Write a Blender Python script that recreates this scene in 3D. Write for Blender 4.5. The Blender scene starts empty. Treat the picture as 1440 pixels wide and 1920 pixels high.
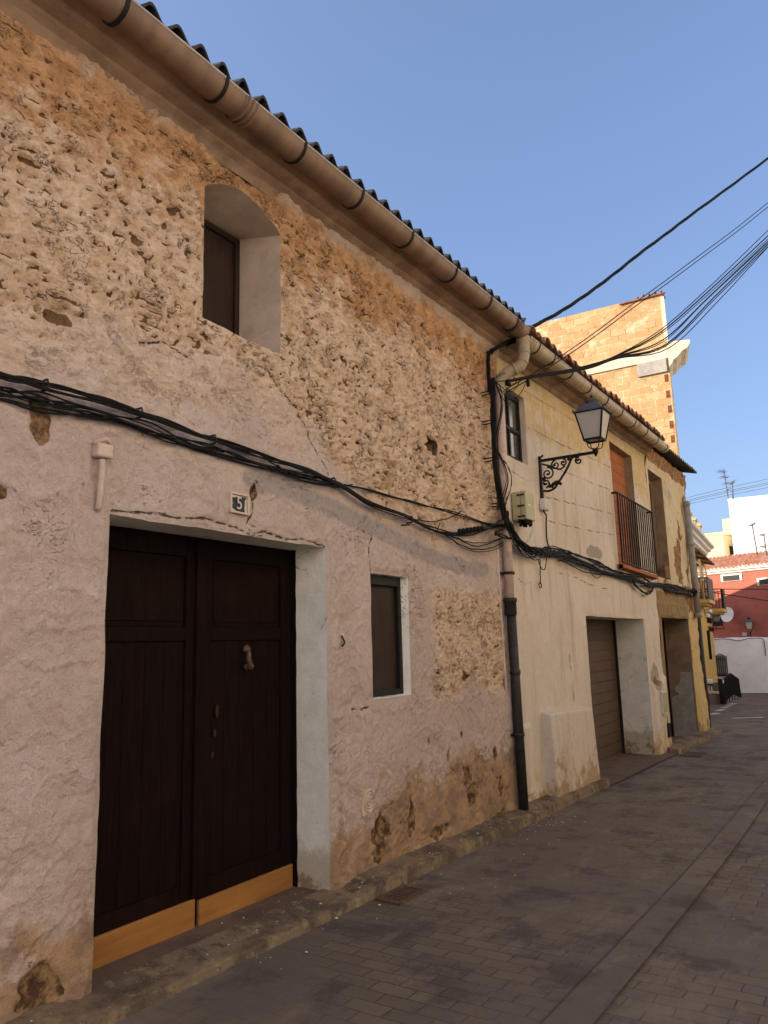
import bpy, math, random
import numpy as np
from mathutils import Vector, Matrix
random.seed(5)
C = bpy.context.scene.collection
R = math.radians

# ------------------------------------------------------------------ camera solve
F = 1420.0
CAM = np.array([0.0, -3.05, 1.6])
def _rot(vv=(508, -7100), vh=(1645, 1180)):
    u = np.array([vv[0]-720, vv[1]-960, F]); u = u/np.linalg.norm(u)
    x = np.array([vh[0]-720, vh[1]-960, F]); x = x-u*(x@u); x = x/np.linalg.norm(x)
    return np.stack([x, np.cross(u, x), u])
RW = _rot()
def ray(px, py): return RW @ np.array([px-720.0, py-960.0, F])
def onY(px, py, y):
    d = ray(px, py); return CAM+d*((y-CAM[1])/d[1])
def onX(px, py, x):
    d = ray(px, py); return CAM+d*(x/d[0])
def dep(px, py, D): return CAM+ray(px, py)*D/F
def onV(px, py, A, B):
    d = ray(px, py); n = np.array([-(B[1]-A[1]), B[0]-A[0]])
    t = (n @ (np.array(A[:2])-CAM[:2]))/(n @ d[:2]); return CAM+d*t
def onG(px, py):
    d = ray(px, py); t = (0.149-CAM[2])/(d[2]+0.0257*d[0]); return CAM+d*t
def gz(x):
    x = np.asarray(x, float)
    return np.interp(x, [-80, -20, 28, 34, 44, 60, 300], [0.149+.0257*80*.3, 0.149+.0257*20, 0.149-.0257*28, -0.80, -1.345, -1.6, -1.6])
def g(x): return float(gz(x))

# ------------------------------------------------------------------ noise
def _h(ix, iy, s):
    h = (ix.astype(np.int64)*374761393+iy.astype(np.int64)*668265263+s*974634777) & 0xffffffff
    h = ((h ^ (h >> 13))*1274126177) & 0xffffffff
    h = ((h ^ (h >> 16))*2246822519) & 0xffffffff
    return ((h ^ (h >> 15)) & 0xffffff)/float(0xffffff)
def noise(x, y, s=0):
    x = np.asarray(x, float); y = np.asarray(y, float)
    ix = np.floor(x); iy = np.floor(y); fx = x-ix; fy = y-iy
    u = fx*fx*fx*(fx*(fx*6-15)+10); v = fy*fy*fy*(fy*(fy*6-15)+10)
    def gr(dx, dy):
        a = _h(ix+dx, iy+dy, s)*2*np.pi
        return np.cos(a)*(fx-dx)+np.sin(a)*(fy-dy)
    a = gr(0, 0)+u*(gr(1, 0)-gr(0, 0)); b = gr(0, 1)+u*(gr(1, 1)-gr(0, 1))
    return (a+v*(b-a))*1.5
def fbm(x, y, o=4, s=0, gain=.5):
    r = 0; a = 1; t = 0
    for i in range(o):
        r = r+a*noise(x*2**i+i*7.3, y*2**i-i*3.1, s+i*17); t += a; a *= gain
    return r/t
def worley(x, y, s=0):
    ix = np.floor(x); iy = np.floor(y); f1 = np.full(x.shape, 9.0); f2 = f1.copy()
    for dx in (-1, 0, 1):
        for dy in (-1, 0, 1):
            px = ix+dx+_h(ix+dx, iy+dy, s); py = iy+dy+_h(ix+dx, iy+dy, s+77)
            d = np.hypot(px-x, py-y)
            f2 = np.minimum(f2, np.maximum(f1, d)); f1 = np.minimum(f1, d)
    return f1, f2
def sst(a, b, x):
    t = np.clip((x-a)/(b-a), 0, 1); return t*t*(3-2*t)
def polydist(x, z, pts):
    d = np.full(x.shape, 9.0)
    for (ax, az), (bx, bz) in zip(pts[:-1], pts[1:]):
        ex, ez = bx-ax, bz-az; L = ex*ex+ez*ez+1e-12
        t = np.clip(((x-ax)*ex+(z-az)*ez)/L, 0, 1)
        d = np.minimum(d, np.hypot(x-ax-t*ex, z-az-t*ez))
    return d

# ------------------------------------------------------------------ objects
ORG = {}
def tag(o, label=None, cat=None, group=None, kind=None):
    if label: o['label'] = label
    if cat: o['category'] = cat
    if group: o['group'] = group
    if kind: o['kind'] = kind
    return o
def thing(name, loc, label, cat, group=None):
    o = bpy.data.objects.new(name, None); C.objects.link(o); o.empty_display_size = .1
    o.location = loc; ORG[o.name] = Vector(loc)
    return tag(o, label, cat, group)
def link_mesh(name, me, mat, parent, smooth=False, bevel=0, label=None):
    o = bpy.data.objects.new(name, me); C.objects.link(o)
    if mat:
        me.materials.append(mat)
    if parent is not None:
        o.parent = parent; ORG[o.name] = ORG[parent.name]
    if smooth:
        me.polygons.foreach_set('use_smooth', [True]*len(me.polygons))
    if bevel:
        b = o.modifiers.new('edge', 'BEVEL'); b.width = bevel; b.segments = 2; b.limit_method = 'ANGLE'; b.angle_limit = R(40)
    if label: o['label'] = label
    return o
class MB:
    def __init__(s): s.v = []; s.f = []; s.sm = []
    def add(s, v, f, sm=False):
        n = len(s.v); s.v += [tuple(float(c) for c in p) for p in v]
        s.f += [tuple(i+n for i in q) for q in f]; s.sm += [sm]*len(f); return s
    def box(s, a, b, M=None):
        x0, y0, z0 = a; x1, y1, z1 = b
        v = [(x0, y0, z0), (x1, y0, z0), (x1, y1, z0), (x0, y1, z0), (x0, y0, z1), (x1, y0, z1), (x1, y1, z1), (x0, y1, z1)]
        if M is not None: v = [M @ Vector(p) for p in v]
        return s.add(v, [(0, 3, 2, 1), (4, 5, 6, 7), (0, 1, 5, 4), (1, 2, 6, 5), (2, 3, 7, 6), (3, 0, 4, 7)])
    def hexa(s, lo, hi):
        return s.add(list(lo)+list(hi), [(0, 3, 2, 1), (4, 5, 6, 7), (0, 1, 5, 4), (1, 2, 6, 5), (2, 3, 7, 6), (3, 0, 4, 7)])
    def bar(s, p, q, w, h=None, up=(0, 0, 1)):
        h = h or w; p = Vector(p); q = Vector(q); d = (q-p).normalized(); u = Vector(up)
        if abs(d.dot(u)) > .95: u = Vector((1, 0, 0))
        r = d.cross(u).normalized()*w/2; u = r.cross(d).normalized()*h/2
        return s.hexa([p-r-u, p+r-u, p+r+u, p-r+u], [q-r-u, q+r-u, q+r+u, q-r+u])
    def tube(s, pts, r, n=8, cap=True):
        pts = [Vector(p) for p in pts]; m = len(pts)
        rr = r if isinstance(r, (list, tuple)) else [r]*m
        v = []; u = None
        for i, p in enumerate(pts):
            d = (pts[min(i+1, m-1)]-pts[max(i-1, 0)])
            if d.length < 1e-9: d = Vector((0, 0, 1))
            d.normalize()
            if u is None:
                u = d.orthogonal().normalized()
            u = (u-d*u.dot(d))
            if u.length < 1e-6: u = d.orthogonal()
            u.normalize(); w = d.cross(u)
            for k in range(n):
                a = 2*math.pi*k/n; v.append(p+(u*math.cos(a)+w*math.sin(a))*rr[i])
        f = [(i*n+k, i*n+(k+1) % n, (i+1)*n+(k+1) % n, (i+1)*n+k) for i in range(m-1) for k in range(n)]
        if cap: f += [tuple(range(n-1, -1, -1)), tuple((m-1)*n+k for k in range(n))]
        return s.add(v, f, True)
    def lathe(s, c, prof, n=20, axis='z'):
        v = []
        for r, z in prof:
            for k in range(n):
                a = 2*math.pi*k/n
                if axis == 'z': v.append((c[0]+r*math.cos(a), c[1]+r*math.sin(a), c[2]+z))
                else: v.append((c[0]+r*math.cos(a), c[1]-z, c[2]+r*math.sin(a)))
        m = len(prof)
        f = [(i*n+k, i*n+(k+1) % n, (i+1)*n+(k+1) % n, (i+1)*n+k) for i in range(m-1) for k in range(n)]
        f += [tuple(range(n-1, -1, -1)), tuple((m-1)*n+k for k in range(n))]
        return s.add(v, f, True)
    def prism(s, poly, vec):
        n = len(poly); v = [Vector(p) for p in poly]; w = [p+Vector(vec) for p in v]
        f = [tuple(range(n-1, -1, -1)), tuple(range(n, 2*n))]+[(i, (i+1) % n, (i+1) % n+n, i+n) for i in range(n)]
        return s.add(v+w, f)
    def sheet(s, rows, sm=True):
        n = len(rows[0]); m = len(rows)
        return s.add([p for r in rows for p in r], [(i*n+k, i*n+k+1, (i+1)*n+k+1, (i+1)*n+k) for i in range(m-1) for k in range(n-1)], sm)
    def build(s, name, mat, parent=None, bevel=0, label=None):
        o = ORG[parent.name] if parent is not None else Vector((0, 0, 0))
        me = bpy.data.meshes.new(name)
        me.from_pydata([(p[0]-o.x, p[1]-o.y, p[2]-o.z) for p in s.v], [], s.f)
        me.polygons.foreach_set('use_smooth', s.sm)
        import bmesh
        bm = bmesh.new(); bm.from_mesh(me); bmesh.ops.recalc_face_normals(bm, faces=bm.faces); bm.to_mesh(me); bm.free()
        return link_mesh(name, me, mat, parent, bevel=bevel, label=label)
def crom(pts, n=8):
    pts = [np.array(p, float) for p in pts]; P = [2*pts[0]-pts[1]]+pts+[2*pts[-1]-pts[-2]]; out = []
    for i in range(1, len(P)-2):
        a, b, c, d = P[i-1:i+3]
        for k in range(n):
            t = k/n; out.append(.5*((2*b)+(c-a)*t+(2*a-5*b+4*c-d)*t*t+(3*b-a-3*c+d)*t**3))
    out.append(pts[-1]); return out

# ------------------------------------------------------------------ materials
class N:
    def __init__(s, name, rough=.9, metal=0, spec=.3):
        s.m = bpy.data.materials.new(name); s.m.use_nodes = True; s.t = s.m.node_tree; s.n = s.t.nodes
        s.b = s.n['Principled BSDF']; s.b.inputs['Roughness'].default_value = rough; s.b.inputs['Metallic'].default_value = metal
        s.b.inputs['Specular IOR Level'].default_value = spec; s._pos = None
    def lk(s, a, b): s.t.links.new(a, b)
    def pos(s):
        if s._pos is None:
            s._pos = s.n.new('ShaderNodeTexCoord').outputs['Object']
        return s._pos
    def mp(s, scale=(1, 1, 1), rot=(0, 0, 0), loc=(0, 0, 0), src=None):
        m = s.n.new('ShaderNodeMapping'); m.inputs['Scale'].default_value = scale; m.inputs['Rotation'].default_value = rot; m.inputs['Location'].default_value = loc
        s.lk(src or s.pos(), m.inputs['Vector']); return m.outputs[0]
    def noise(s, scale, detail=4, rough=.55, vec=None, dist=0):
        t = s.n.new('ShaderNodeTexNoise'); t.inputs['Scale'].default_value = scale; t.inputs['Detail'].default_value = detail; t.inputs['Roughness'].default_value = rough
        t.inputs['Distortion'].default_value = dist
        s.lk(vec or s.pos(), t.inputs['Vector']); return t.outputs['Fac']
    def vor(s, scale, vec=None, feat='F1'):
        t = s.n.new('ShaderNodeTexVoronoi'); t.feature = feat; t.inputs['Scale'].default_value = scale; s.lk(vec or s.pos(), t.inputs['Vector']); return t.outputs['Distance']
    def ramp(s, fac, a, b, lo=0., hi=1.):
        r = s.n.new('ShaderNodeMapRange'); r.interpolation_type = 'SMOOTHSTEP'
        r.inputs['From Min'].default_value = a; r.inputs['From Max'].default_value = b; r.inputs['To Min'].default_value = lo; r.inputs['To Max'].default_value = hi
        s.lk(fac, r.inputs['Value']); return r.outputs[0]
    def math(s, op, a, b=None, cl=False):
        m = s.n.new('ShaderNodeMath'); m.operation = op; m.use_clamp = cl
        for i, x in enumerate((a, b)):
            if x is None: continue
            if isinstance(x, (int, float)): m.inputs[i].default_value = x
            else: s.lk(x, m.inputs[i])
        return m.outputs[0]
    def mix(s, fac, a, b, mode='MIX'):
        m = s.n.new('ShaderNodeMix'); m.data_type = 'RGBA'; m.blend_type = mode
        for sock, x in ((m.inputs[0], fac), (m.inputs[6], a), (m.inputs[7], b)):
            if isinstance(x, (int, float)): sock.default_value = x
            elif isinstance(x, tuple): sock.default_value = (*x, 1)
            else: s.lk(x, sock)
        return m.outputs[2]
    def attr(s, name):
        a = s.n.new('ShaderNodeAttribute'); a.attribute_name = name; return a.outputs['Fac']
    def sep(s, k, src=None):
        x = s.n.new('ShaderNodeSeparateXYZ'); s.lk(src or s.pos(), x.inputs[0]); return x.outputs[k]
    def bump(s, h, dist=.01, st=1., prev=None):
        b = s.n.new('ShaderNodeBump'); b.inputs['Distance'].default_value = dist; b.inputs['Strength'].default_value = st
        s.lk(h, b.inputs['Height'])
        if prev is not None: s.lk(prev, b.inputs['Normal'])
        s.lk(b.outputs[0], s.b.inputs['Normal']); return b.outputs[0]
    def col(s, c):
        if isinstance(c, tuple): s.b.inputs['Base Color'].default_value = (*c, 1)
        else: s.lk(c, s.b.inputs['Base Color'])
        return s.m
def simple(name, c1, c2=None, scale=8, rough=.85, metal=0, bmp=.003, bscale=40, spec=.3, stretch=(1, 1, 1)):
    n = N(name, rough, metal, spec); c2 = c2 or tuple(x*.7 for x in c1)
    v = n.mp(stretch)
    f = n.ramp(n.noise(scale, 5, .6, v), .35, .68)
    if bmp: n.bump(n.noise(bscale, 4, .6, v), bmp)
    return n.col(n.mix(f, c1, c2))

def plaster_house_one():
    n = N('pink_cream_limewash', .93, spec=.15)
    R_ = n.attr('rough'); flk = n.math('SNAP', n.noise(5.5, 9, .62, dist=.5), .055); big = n.noise(1.3, 5, .6); mid = n.noise(7, 5, .65); fine = n.noise(38, 4, .6)
    smooth = n.mix(n.ramp(big, .38, .66), (.53, .415, .36), (.61, .485, .43))
    smooth = n.mix(n.ramp(mid, .5, .72, 0, .45), smooth, (.48, .345, .27))
    rgh = n.mix(n.ramp(mid, .36, .62), (.85, .635, .475), (.74, .51, .345))
    rgh = n.mix(n.ramp(n.noise(3.1, 6, .7), .52, .66, 0, .75), rgh, (.60, .38, .21))
    smooth = n.mix(n.ramp(n.math('FRACT', n.math('MULTIPLY', flk, 9.1)), 0, 1, 0, .30), smooth, (.44, .325, .265))
    c = n.mix(R_, smooth, rgh)
    def m(attr, k, lo=.42, hi=.58, nz=None):
        a = n.math('ADD', n.attr(attr), n.math('MULTIPLY', n.math('SUBTRACT', nz or mid, .5), k)); return n.ramp(a, lo, hi)
    c = n.mix(n.math('MULTIPLY', m('ochre', 1.9, .2, .9), .85), c, n.mix(n.ramp(n.noise(9, 6, .7, n.mp((1, 1, 1.8))), .38, .62), (.64, .36, .18), (.45, .22, .09)))
    c = n.mix(n.math('MULTIPLY', m('pit', .5), .9), c, n.mix(fine, (.07, .032, .014), (.24, .125, .055)))
    c = n.mix(n.math('MULTIPLY', m('grey', .9, .35, .75), .6), c, (.30, .275, .27))
    c = n.mix(n.math('MULTIPLY', m('damp', 2.3, .34, .86, n.noise(4.2, 7, .72)), .78), c, n.mix(n.ramp(n.noise(5, 5, .7), .4, .62), (.44, .25, .11), (.24, .14, .075)))
    c = n.mix(m('spall', 1.2, .45, .55), c, n.mix(n.ramp(n.noise(13, 5, .7), .4, .62), (.10, .055, .03), (.36, .22, .115)))
    wv = n.mp((1, 1, 2.1), (0, .22, 0))
    def slit(sc, w, g0, g1, ds=1.2):
        z_ = n.noise(sc, 4, .62, wv, ds); a = n.ramp(n.math('ABSOLUTE', n.math('SUBTRACT', z_, .5)), w, w*.35)
        return n.math('MULTIPLY', a, n.ramp(n.noise(sc*.45, 4, .65, n.mp(loc=(sc, 3, 1))), g0, g1))
    s1 = n.math('MAXIMUM', slit(9, .022, .52, .60), slit(19, .03, .54, .61)); s2 = slit(5, .008, .56, .62)
    cre = n.math('MAXIMUM', n.math('MULTIPLY', s1, R_), n.math('MULTIPLY', s2, n.math('SUBTRACT', 1, R_)))
    c = n.mix(n.math('MULTIPLY', cre, .85), c, n.mix(fine, (.06, .027, .012), (.14, .07, .03)))
    # brown specks where flakes have come off
    sp = n.ramp(n.vor(9, n.mp((1, 1, .8))), .09, .05); gate = n.ramp(n.noise(1.1, 3, .5), .5, .62)
    c = n.mix(n.math('MULTIPLY', n.math('MULTIPLY', sp, gate), .75), c, (.20, .12, .07))
    cd = n.math('ADD', n.attr('crack'), n.math('MULTIPLY', n.math('SUBTRACT', n.noise(16, 5, .7), .5), .03))
    ck = n.ramp(n.math('ABSOLUTE', cd), .0075, .002)
    c = n.mix(n.math('MULTIPLY', ck, .92), c, (.07, .045, .03))
    c = n.mix(n.ramp(fine, .6, .8, 0, .25), c, (.36, .23, .14))
    # relief: fine grain, trowel flakes
    fl = n.noise(11, 6, .62, dist=.6); st = n.math('SNAP', fl, .07)
    h = n.math('ADD', n.math('MULTIPLY', fine, .45), n.math('MULTIPLY', st, 3.0))
    h = n.math('ADD', h, n.math('MULTIPLY', flk, 3.2)); h = n.math('ADD', h, n.math('MULTIPLY', n.noise(85, 4, .7), .30)); h = n.math('ADD', h, n.math('MULTIPLY', n.math('MULTIPLY', n.noise(34, 6, .75, n.mp((1, 1, 1.7))), R_), 1.1))
    h = n.math('SUBTRACT', h, n.math('MULTIPLY', ck, .9)); h = n.math('SUBTRACT', h, n.math('MULTIPLY', cre, .8))
    n.bump(h, .017, .95)
    return n.col(c)

def plaster_house_two(name, A, B, dirt, wet=((.42, .26, .10), (.27, .16, .07))):
    n = N(name, .92, spec=.15)
    big = n.noise(.9, 5, .6); mid = n.noise(5, 5, .65); fine = n.noise(30, 4, .6)
    c = n.mix(n.ramp(big, .38, .66), A, B)
    st = n.noise(2.2, 4, .6, n.mp((2.2, 1, .35)))
    c = n.mix(n.ramp(st, .50, .72, 0, .75), c, dirt); c = n.mix(n.ramp(n.noise(4.5, 5, .7, n.mp((1.6, 1, .22), loc=(2, 0, 5))), .56, .72, 0, .5), c, tuple(x*.62 for x in dirt)); c = n.mix(n.ramp(n.noise(11, 7, .75), .54, .66, 0, .35), c, tuple(x*.7 for x in A))
    c = n.mix(n.ramp(mid, .55, .75, 0, .35), c, tuple(x*.8 for x in A))
    def m(attr, k, lo=.42, hi=.58, nz=None):
        a = n.math('ADD', n.attr(attr), n.math('MULTIPLY', n.math('SUBTRACT', nz or mid, .5), k)); return n.ramp(a, lo, hi)
    c = n.mix(n.math('MULTIPLY', m('ochre', 1.2, .3, .7), .8), c, n.mix(fine, (.50, .33, .12), (.60, .42, .18)))
    c = n.mix(n.math('MULTIPLY', m('damp', 1.3, .38, .66), .8), c, n.mix(mid, *wet))
    c = n.mix(n.math('MULTIPLY', m('grey', .9, .4, .62), .75), c, (.25, .23, .19))
    br = n.mix(n.ramp(n.noise(9, 4, .7), .38, .6), (.36, .19, .08), (.17, .09, .045))
    c = n.mix(m('spall', .9, .47, .53), c, br)
    cd = n.math('ADD', n.attr('crack'), n.math('MULTIPLY', n.math('SUBTRACT', n.noise(10, 5, .7), .5), .03))
    wob = n.ramp(n.noise(2.6, 4, .6), .36, .56)
    ck = n.math('MULTIPLY', n.ramp(n.math('ABSOLUTE', cd), .012, .003), wob)
    c = n.mix(n.math('MULTIPLY', ck, .8), c, (.14, .09, .05))
    sp = n.ramp(n.vor(5), .07, .035); gate = n.ramp(n.noise(.9, 3, .5), .5, .62)
    c = n.mix(n.math('MULTIPLY', n.math('MULTIPLY', sp, gate), .7), c, (.14, .09, .05))
    h = n.math('ADD', n.math('MULTIPLY', fine, .4), n.math('MULTIPLY', n.noise(9, 6, .6), .9))
    h = n.math('SUBTRACT', h, n.math('MULTIPLY', ck, .8))
    n.bump(h, .012, .7)
    return n.col(c)

def brickmat(name, bc1, bc2, mortar, bw, bh, ms, plane='xz', smear=None, org=(0, 0)):
    n = N(name, .9, spec=.15)
    sp = n.n.new('ShaderNodeSeparateXYZ'); n.lk(n.pos(), sp.inputs[0]); cb = n.n.new('ShaderNodeCombineXYZ')
    k = {'xz': (0, 2), 'yz': (1, 2), 'xy': (0, 1), 'yx': (1, 0)}[plane]
    wob = n.math('MULTIPLY', n.math('SUBTRACT', n.noise(4, 3, .5), .5), .03)
    n.lk(n.math('ADD', sp.outputs[k[0]], wob), cb.inputs[0]); n.lk(n.math('ADD', sp.outputs[k[1]], wob), cb.inputs[1])
    t = n.n.new('ShaderNodeTexBrick'); t.inputs['Scale'].default_value = 1; t.inputs['Brick Width'].default_value = bw; t.inputs['Row Height'].default_value = bh
    t.inputs['Mortar Size'].default_value = ms; t.inputs['Mortar Smooth'].default_value = .15; t.inputs['Bias'].default_value = 0
    t.inputs['Color1'].default_value = (*bc1, 1); t.inputs['Color2'].default_value = (*bc2, 1); t.inputs['Mortar'].default_value = (*mortar, 1)
    n.lk(cb.outputs[0], t.inputs['Vector'])
    c = n.mix(n.ramp(n.noise(2.5, 5, .65), .35, .7, 0, .6), t.outputs['Color'], tuple(x*.72 for x in bc1))
    if smear:
        c = n.mix(n.ramp(n.noise(2.6, 6, .7), .56, .63, 0, .8), c, smear)
    if smear:   # open, dirt-dark joints where the mortar has dropped out
        t2 = n.n.new('ShaderNodeTexBrick'); t2.inputs['Scale'].default_value = 1; t2.inputs['Brick Width'].default_value = bw; t2.inputs['Row Height'].default_value = bh; t2.inputs['Mortar Size'].default_value = .007; t2.inputs['Mortar Smooth'].default_value = .4
        n.lk(cb.outputs[0], t2.inputs['Vector']); gate = n.ramp(n.noise(3.2, 5, .7, n.mp(loc=(3, 8, 1))), .46, .56)
        c = n.mix(n.math('MULTIPLY', n.math('MULTIPLY', t2.outputs['Fac'], gate), .85), c, (.13, .075, .04))
        c = n.mix(n.ramp(n.noise(1.1, 4, .6, n.mp(loc=(7, 0, 2))), .56, .64, 0, .35), c, (.40, .20, .085))
    h = n.math('ADD', n.math('MULTIPLY', t.outputs['Fac'], -1), n.math('MULTIPLY', n.noise(40, 4, .6), .25))
    n.bump(h, .008, .8)
    return n.col(c)

def wood(name, a, b, rough=.6, vert=True, scale=6):
    n = N(name, rough, spec=.3 if rough < .85 else .06)
    v = n.mp((9, 9, .5) if vert else (.5, 9, 9))
    g1 = n.noise(scale, 6, .65, v, .4); g2 = n.noise(1.7, 4, .6)
    c = n.mix(n.ramp(g1, .35, .68), a, b); c = n.mix(n.ramp(g2, .5, .72, 0, .5), c, tuple(x*1.9 for x in b))
    n.bump(g1, .004, .5); n.lk(n.ramp(g2, .3, .7, rough-.15, rough+.2), n.b.inputs['Roughness'])
    return n.col(c)

def paving(bw=.205, rh=.103, name='worn_block_paving'):
    n = N(name, .82, spec=.3)
    sp = n.n.new('ShaderNodeSeparateXYZ'); n.lk(n.pos(), sp.inputs[0]); cb = n.n.new('ShaderNodeCombineXYZ')
    wob = n.math('MULTIPLY', n.math('SUBTRACT', n.noise(7, 4, .6), .5), .022)
    n.lk(n.math('ADD', sp.outputs[1], wob), cb.inputs[0]); n.lk(n.math('ADD', sp.outputs[0], wob), cb.inputs[1])
    t = n.n.new('ShaderNodeTexBrick'); t.inputs['Scale'].default_value = 1; t.inputs['Brick Width'].default_value = bw; t.inputs['Row Height'].default_value = rh
    t.inputs['Mortar Size'].default_value = .0035; t.inputs['Mortar Smooth'].default_value = .35
    t.inputs['Color1'].default_value = (.16, .122, .09, 1); t.inputs['Color2'].default_value = (.112, .086, .067, 1); t.inputs['Mortar'].default_value = (.06, .048, .04, 1)
    n.lk(cb.outputs[0], t.inputs['Vector'])
    big = n.noise(.55, 5, .62); mid = n.noise(2.3, 5, .68); fine = n.noise(60, 3, .6)
    c = n.mix(n.ramp(big, .42, .58, .05, .85), t.outputs['Color'], (.125, .098, .077))
    c = n.mix(n.ramp(mid, .50, .64, 0, .7), c, (.062, .050, .044)); c = n.mix(n.ramp(n.noise(3.3, 6, .75, n.mp((.6, 1.4, 1), loc=(9, 4, 0))), .55, .66, 0, .6), c, (.19, .152, .12))
    c = n.mix(n.ramp(n.noise(1.2, 6, .7, n.mp((.5, 1, 1))), .54, .68, 0, .6), c, (.21, .168, .13))
    oil = n.ramp(n.noise(.9, 4, .6, n.mp(loc=(5, 2, 0))), .64, .72)
    c = n.mix(n.math('MULTIPLY', oil, .75), c, (.035, .03, .028))
    gum = n.ramp(n.vor(5.5), .055, .04); c = n.mix(n.math('MULTIPLY', gum, .7), c, (.03, .027, .026))
    wh = n.ramp(n.vor(3.1, n.mp(loc=(3, 7, 0))), .03, .018); c = n.mix(n.math('MULTIPLY', wh, .8), c, (.45, .43, .40))
    c = n.mix(n.ramp(fine, .55, .75, 0, .3), c, (.18, .155, .135))
    worn = n.ramp(big, .42, .60, 1.3, .2)
    h = n.math('ADD', n.math('MULTIPLY', n.math('MULTIPLY', t.outputs['Fac'], worn), -1), n.math('ADD', n.math('MULTIPLY', fine, .12), n.math('MULTIPLY', mid, .9)))
    n.bump(h, .008, .9)
    n.lk(n.ramp(mid, .35, .7, .72, .92), n.b.inputs['Roughness'])
    return n.col(c)

M = {}
M['wall1'] = plaster_house_one()
M['wall2'] = plaster_house_two('cream_render', (.61, .515, .435), (.67, .58, .505), (.47, .38, .295))
M['wall3'] = plaster_house_two('crumbling_render', (.56, .43, .26), (.62, .50, .34), (.40, .28, .15), ((.25, .155, .075), (.14, .09, .05)))
def whitewash():
    n = N('whitewash_reveal', .92, spec=.15); mid = n.noise(5, 5, .65)
    c = n.mix(n.ramp(mid, .36, .66), (.84, .80, .72), (.75, .71, .62))
    low = n.math('ADD', n.ramp(n.sep(2), .75, -.05), n.math('MULTIPLY', n.math('SUBTRACT', n.noise(4, 6, .7), .5), 1.8))
    c = n.mix(n.math('MULTIPLY', n.ramp(low, .35, .75), .65), c, (.40, .33, .20)); c = n.mix(n.math('MULTIPLY', n.ramp(low, .95, 1.1), .8), c, (.24, .15, .08))
    ck = n.ramp(n.math('ABSOLUTE', n.math('SUBTRACT', n.noise(2.2, 5, .6), .5)), .006, .002)
    c = n.mix(n.math('MULTIPLY', n.math('MULTIPLY', ck, n.ramp(n.noise(1.4, 2, .5), .5, .56)), .7), c, (.2, .16, .11))
    c = n.mix(n.math('MULTIPLY', n.ramp(n.vor(9), .05, .03), .6), c, (.15, .11, .07))
    n.bump(n.math('ADD', n.noise(14, 5, .6), n.math('MULTIPLY', n.noise(60, 3, .6), .3)), .007, .9); return n.col(c)
M['reveal'] = whitewash()
M['reveal_pink'] = simple('cream_reveal', (.64, .50, .40), (.54, .43, .34), 5, .92, bmp=.006, bscale=14)
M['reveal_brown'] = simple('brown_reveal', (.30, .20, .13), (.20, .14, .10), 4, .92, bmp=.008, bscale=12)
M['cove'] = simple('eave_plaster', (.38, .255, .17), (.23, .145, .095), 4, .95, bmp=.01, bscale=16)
M['gutter'] = simple('brown_enamel_gutter', (.23, .143, .094), (.15, .092, .062), 1.3, .5, bmp=.002, bscale=3, spec=.3, stretch=(4, 1, .6))
M['gutter2'] = simple('beige_enamel_gutter', (.44, .345, .225), (.33, .255, .165), 1.3, .5, bmp=.002, bscale=3, spec=.3, stretch=(4, 1, .6))
M['bead'] = simple('highlight_bead', (.42, .36, .30), (.3, .25, .2), 5, .4, bmp=0, spec=.5)  # paler than the trough: bright rim highlight put into the colour
M['black'] = simple('black_cable_sheath', (.008, .008, .008), (.013, .013, .013), 30, .7, bmp=0, spec=.15)
M['iron'] = simple('black_wrought_iron', (.010, .0095, .009), (.018, .016, .015), 30, .6, bmp=.002, spec=.2)
M['oldiron'] = simple('chipped_black_iron_pipe', (.016, .014, .013), (.035, .03, .026), 12, .6, bmp=.004, spec=.4)
M['rust'] = simple('rusty_iron', (.075, .045, .03), (.15, .09, .06), 25, .75, bmp=.004)
M['darksheet'] = simple('dark_fibre_cement', (.028, .026, .026), (.045, .04, .037), 6, .9, bmp=.006, bscale=25)
M['greysheet'] = simple('weathered_fibre_cement', (.11, .09, .075), (.07, .06, .05), 5, .9, bmp=.006, bscale=25)
M['tile'] = simple('old_clay_tile', (.30, .135, .075), (.15, .085, .06), 7, .9, bmp=.008, bscale=30)
M['door'] = wood('dark_painted_wood', (.0085, .0042, .0033), (.0135, .0066, .005), .9)
M['shutter'] = wood('dark_brown_shutter', (.022, .011, .007), (.033, .017, .011), .7)
M['kick'] = wood('orange_varnished_board', (.36, .165, .045), (.28, .12, .03), .5, False, 3)
M['oldwood'] = wood('grey_weathered_wood', (.24, .15, .085), (.15, .09, .05), .85)
M['garage'] = simple('brown_roller_door', (.105, .066, .044), (.088, .055, .037), 4, .6, bmp=.001)
M['brick'] = brickmat('red_hollow_brick', (.44, .15, .06), (.36, .12, .05), (.17, .08, .05), .33, .165, .008)
M['gable'] = brickmat('pale_orange_hollow_brick', (.47, .27, .125), (.545, .36, .185), (.60, .49, .32), .335, .165, .010, 'yz', (.60, .48, .31))
M['slab'] = simple('pale_concrete', (.62, .55, .42), (.50, .43, .33), 3, .9, bmp=.006)
M['concrete'] = simple('grey_concrete', (.36, .34, .30), (.27, .25, .22), 6, .9, bmp=.006)
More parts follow.
